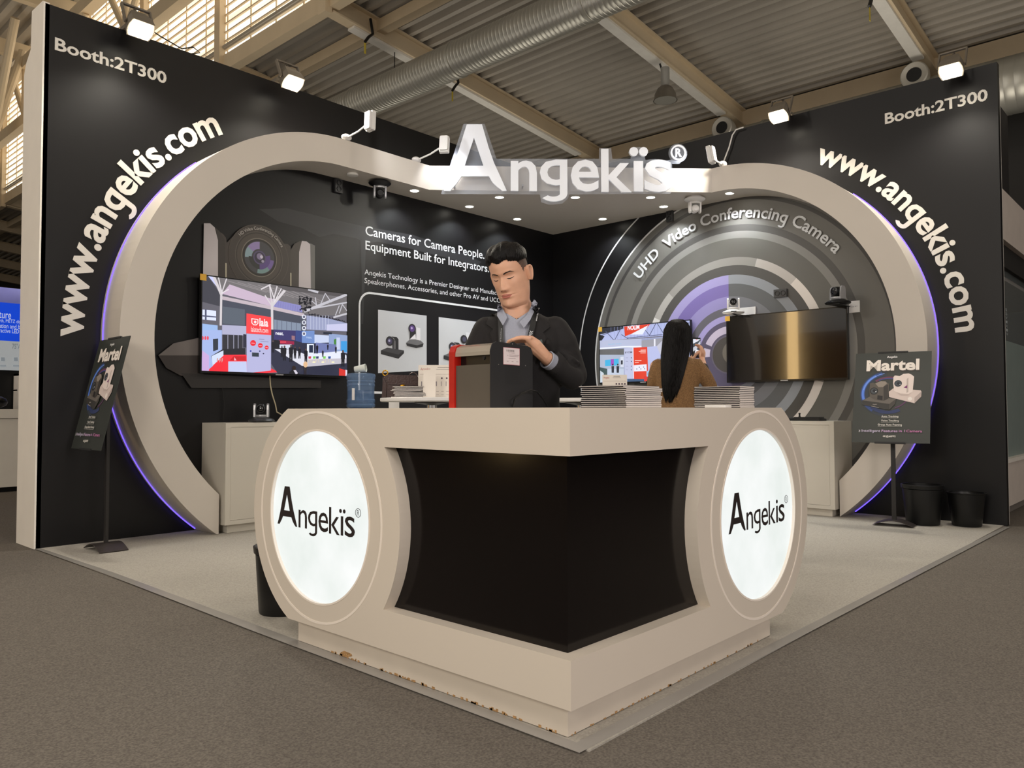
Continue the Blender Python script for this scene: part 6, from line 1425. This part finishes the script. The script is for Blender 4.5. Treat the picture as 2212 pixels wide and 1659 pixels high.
sb = remesh(bb, .010, 2); hd_ = MB(); chain_hand(hd_, (.160, .27, 1.415), (.160, .30, 1.48), (-.15, .1, 1), (.3, -.9, 0), (1, .2, .1), s=.88, curl=(.35, .45, .35), thumb_side=1); hd_ = remesh(hd_, .004, 2)
h2 = MB(); chain_hand(h2, (.06, .29, 1.37), (.09, .30, 1.425), (.45, .1, .9), (.5, -.85, 0), (-.8, .3, -.2), s=.85, curl=(.3, .45, .4), thumb_side=-1); h2 = remesh(h2, .004, 2)
HW2 = Matrix.Translation((.005, .02, 1.555)) @ Matrix.Rotation(math.radians(168), 4, 'Z') @ Matrix.Rotation(math.radians(4), 4, 'X') @ Matrix.Scale(.94, 4)
hv2, hf2, _g = head_mesh(NT=72, NZ=72); hm2 = MB(); hm2.add(hv2, hf2, None, True); ear(hm2, 1); ear(hm2, -1)
wb = MB(); wb.extend(sb); wb.extend(hd_); wb.extend(h2); wb.extend(hm2, HW2); part('body', wb, SKIN, wom, world=False)
ht = bvh(hm2)
def wface(name, poly, off, m, res=.005):
    d = drape(ht, poly, off, res, thick=.002, start=-.3); o = MB(); o.extend(d, HW2); part(name, o, m, wom, world=False)
for s in (-1, 1):
    wface('eyebrow', [(s*a, b) for a, b in ((.014, .018), (.036, .0245), (.048, .019), (.036, .0275), (.015, .022))], .0008, BROW)
    wface('eye', [(s*a, b) for a, b in ((.0195, .001), (.031, -.003), (.044, .002), (.031, .0055))], .0006, BROW)
wface('lips', [(-.021, -.0665), (0, -.0600), (.021, -.0665), (0, -.0775)], .0004, LIP)
TW = mat('brown_tweed', (128, 96, 62), .9, var=.42, vs=170, bump=.4, bs=320)
jb = MB(); loft(jb, [(.86, 0, 0, .178, .128), (.96, 0, 0, .172, .125), (1.06, 0, 0, .148, .110), (1.18, 0, 0, .152, .108), (1.30, 0, 0, .168, .106), (1.355, 0, .0, .165, .092), (1.395, 0, .0, .12, .078), (1.42, 0, .005, .068, .06)], 32)
limb(jb, [(.140, .0, 1.345), (.195, .02, 1.27), (.232, .055, 1.195), (.222, .10, 1.205), (.20, .155, 1.265)], [.055, .054, .050, .046, .040], 18); limb(jb, [(-.140, 0, 1.345), (-.17, .02, 1.24), (-.185, .06, 1.13), (-.13, .16, 1.14), (-.09, .22, 1.16)], [.055, .054, .050, .046, .042], 18)
part('jacket', remesh(jb, .008, 3), TW, wom, world=False)
sl_ = MB(); limb(sl_, [(.222, .11, 1.215), (.195, .165, 1.285), (.178, .215, 1.345)], [.041, .036, .031], 16); part('sleeve', remesh(sl_, .006, 2), mat('dark_knit', (34, 28, 26), .85, var=.4, vs=80), wom, world=False)
# hair falling down the back
hr = MB(); rings = [(1.688, .005, .015, .012, .014), (1.680, .005, .012, .042, .046), (1.655, .005, .005, .072, .082), (1.61, .005, .0, .094, .104), (1.55, .003, -.005, .098, .108), (1.48, -.002, -.030, .098, .088), (1.42, -.008, -.062, .096, .060), (1.36, -.014, -.088, .088, .042), (1.28, -.022, -.105, .076, .032), (1.20, -.032, -.108, .062, .026), (1.14, -.042, -.108, .044, .020), (1.10, -.052, -.106, .020, .012)]
loft(hr, rings, 32); hrm = remesh(hr, .008, 2)
rn = random.Random(11); st_ = MB()
for k in range(120):
    a = rn.uniform(PI*1.02, PI*1.98); f0 = rn.choice((0, 0, 0, 1, 2)); e0 = rn.randint(8, 12); ph = rn.uniform(0, 6); pts = []
    for j in range(f0, min(e0, len(rings))):
        z, cx, cy, rx, ry = rings[j]; aa = a+.06*math.sin(j*.9+ph); pts.append((cx+(rx+.002)*math.cos(aa), cy+(ry+.002)*math.sin(aa), z-(rn.uniform(0, .03) if j == e0-1 else 0)))
    st_.tube(pts, [.0035]+[.0055]*(len(pts)-2)+[.0015], 5)
hrm.extend(st_); part('hair', hrm, HAIRM, wom, world=False)
tb = MB(); loft(tb, [(.80, 0, 0, .168, .118), (.95, 0, 0, .165, .115)])
for sx in (-1, 1): limb(tb, [(sx*.082, 0, .86), (sx*.085, .01, .48), (sx*.085, -.01, .08)], [.098, .068, .050])
part('trousers', remesh(tb, .012, 2), mat('dark_trousers', (30, 28, 30), .8), wom, world=False)
for sx in (-1, 1):
    sh = MB(); limb(sh, [(sx*.085, -.04, .04), (sx*.09, .11, .03)], [.038, .032]); sh = remesh(sh, .009, 2); sh.v = [(x, y, max(z, .0)) for x, y, z in sh.v]; part('shoe', sh, BLACKP, wom, world=False)
Mw = Matrix.Translation(WO) @ Matrix.Rotation(math.atan2(WO.y, WO.x)-PI/2-.10, 4, 'Z')
pc = Mw @ Vector((.118, .315, 1.50)); ph = thing('mobile_phone', 'black phone with lit screen held up by the woman in tweed', 'phone', pc); fp = Frame(pc, Vector((math.sin(YAW+.35), -math.cos(YAW+.35), 0)), (0, 0, 1))
part('case', MB().prism([(-.036, -.074), (-.032, -.078), (.032, -.078), (.036, -.074), (.036, .074), (.032, .078), (-.032, .078), (-.036, .074)], fp.P, -.009, 0), BLACKP, ph)
p = Pic(fp, .0003, .0002); R4 = lambda a, b, c, d: [(a, c), (b, c), (b, d), (a, d)]
p.poly(R4(-.033, .033, -.066, .066), (70, 76, 84), px=False); p.poly(R4(-.033, .033, -.066, -.03), (34, 34, 40), px=False); p.poly([(-.033, .0), (.0, .02), (.033, .055), (.033, .03), (.0, -.01), (-.033, -.03)], (190, 194, 204), px=False); p.poly([(-.033, .03), (.01, .05), (.033, .066), (-.033, .066)], (216, 220, 230), px=False); p.poly([(-.02, -.045), (.01, -.05), (.02, -.02), (-.01, -.012)], (226, 226, 232), px=False); p.poly(R4(-.008, .006, .058, .063), (226, 60, 60), px=False)
part('phone_screen', p.mb, SCREEN, ph, fix=False)
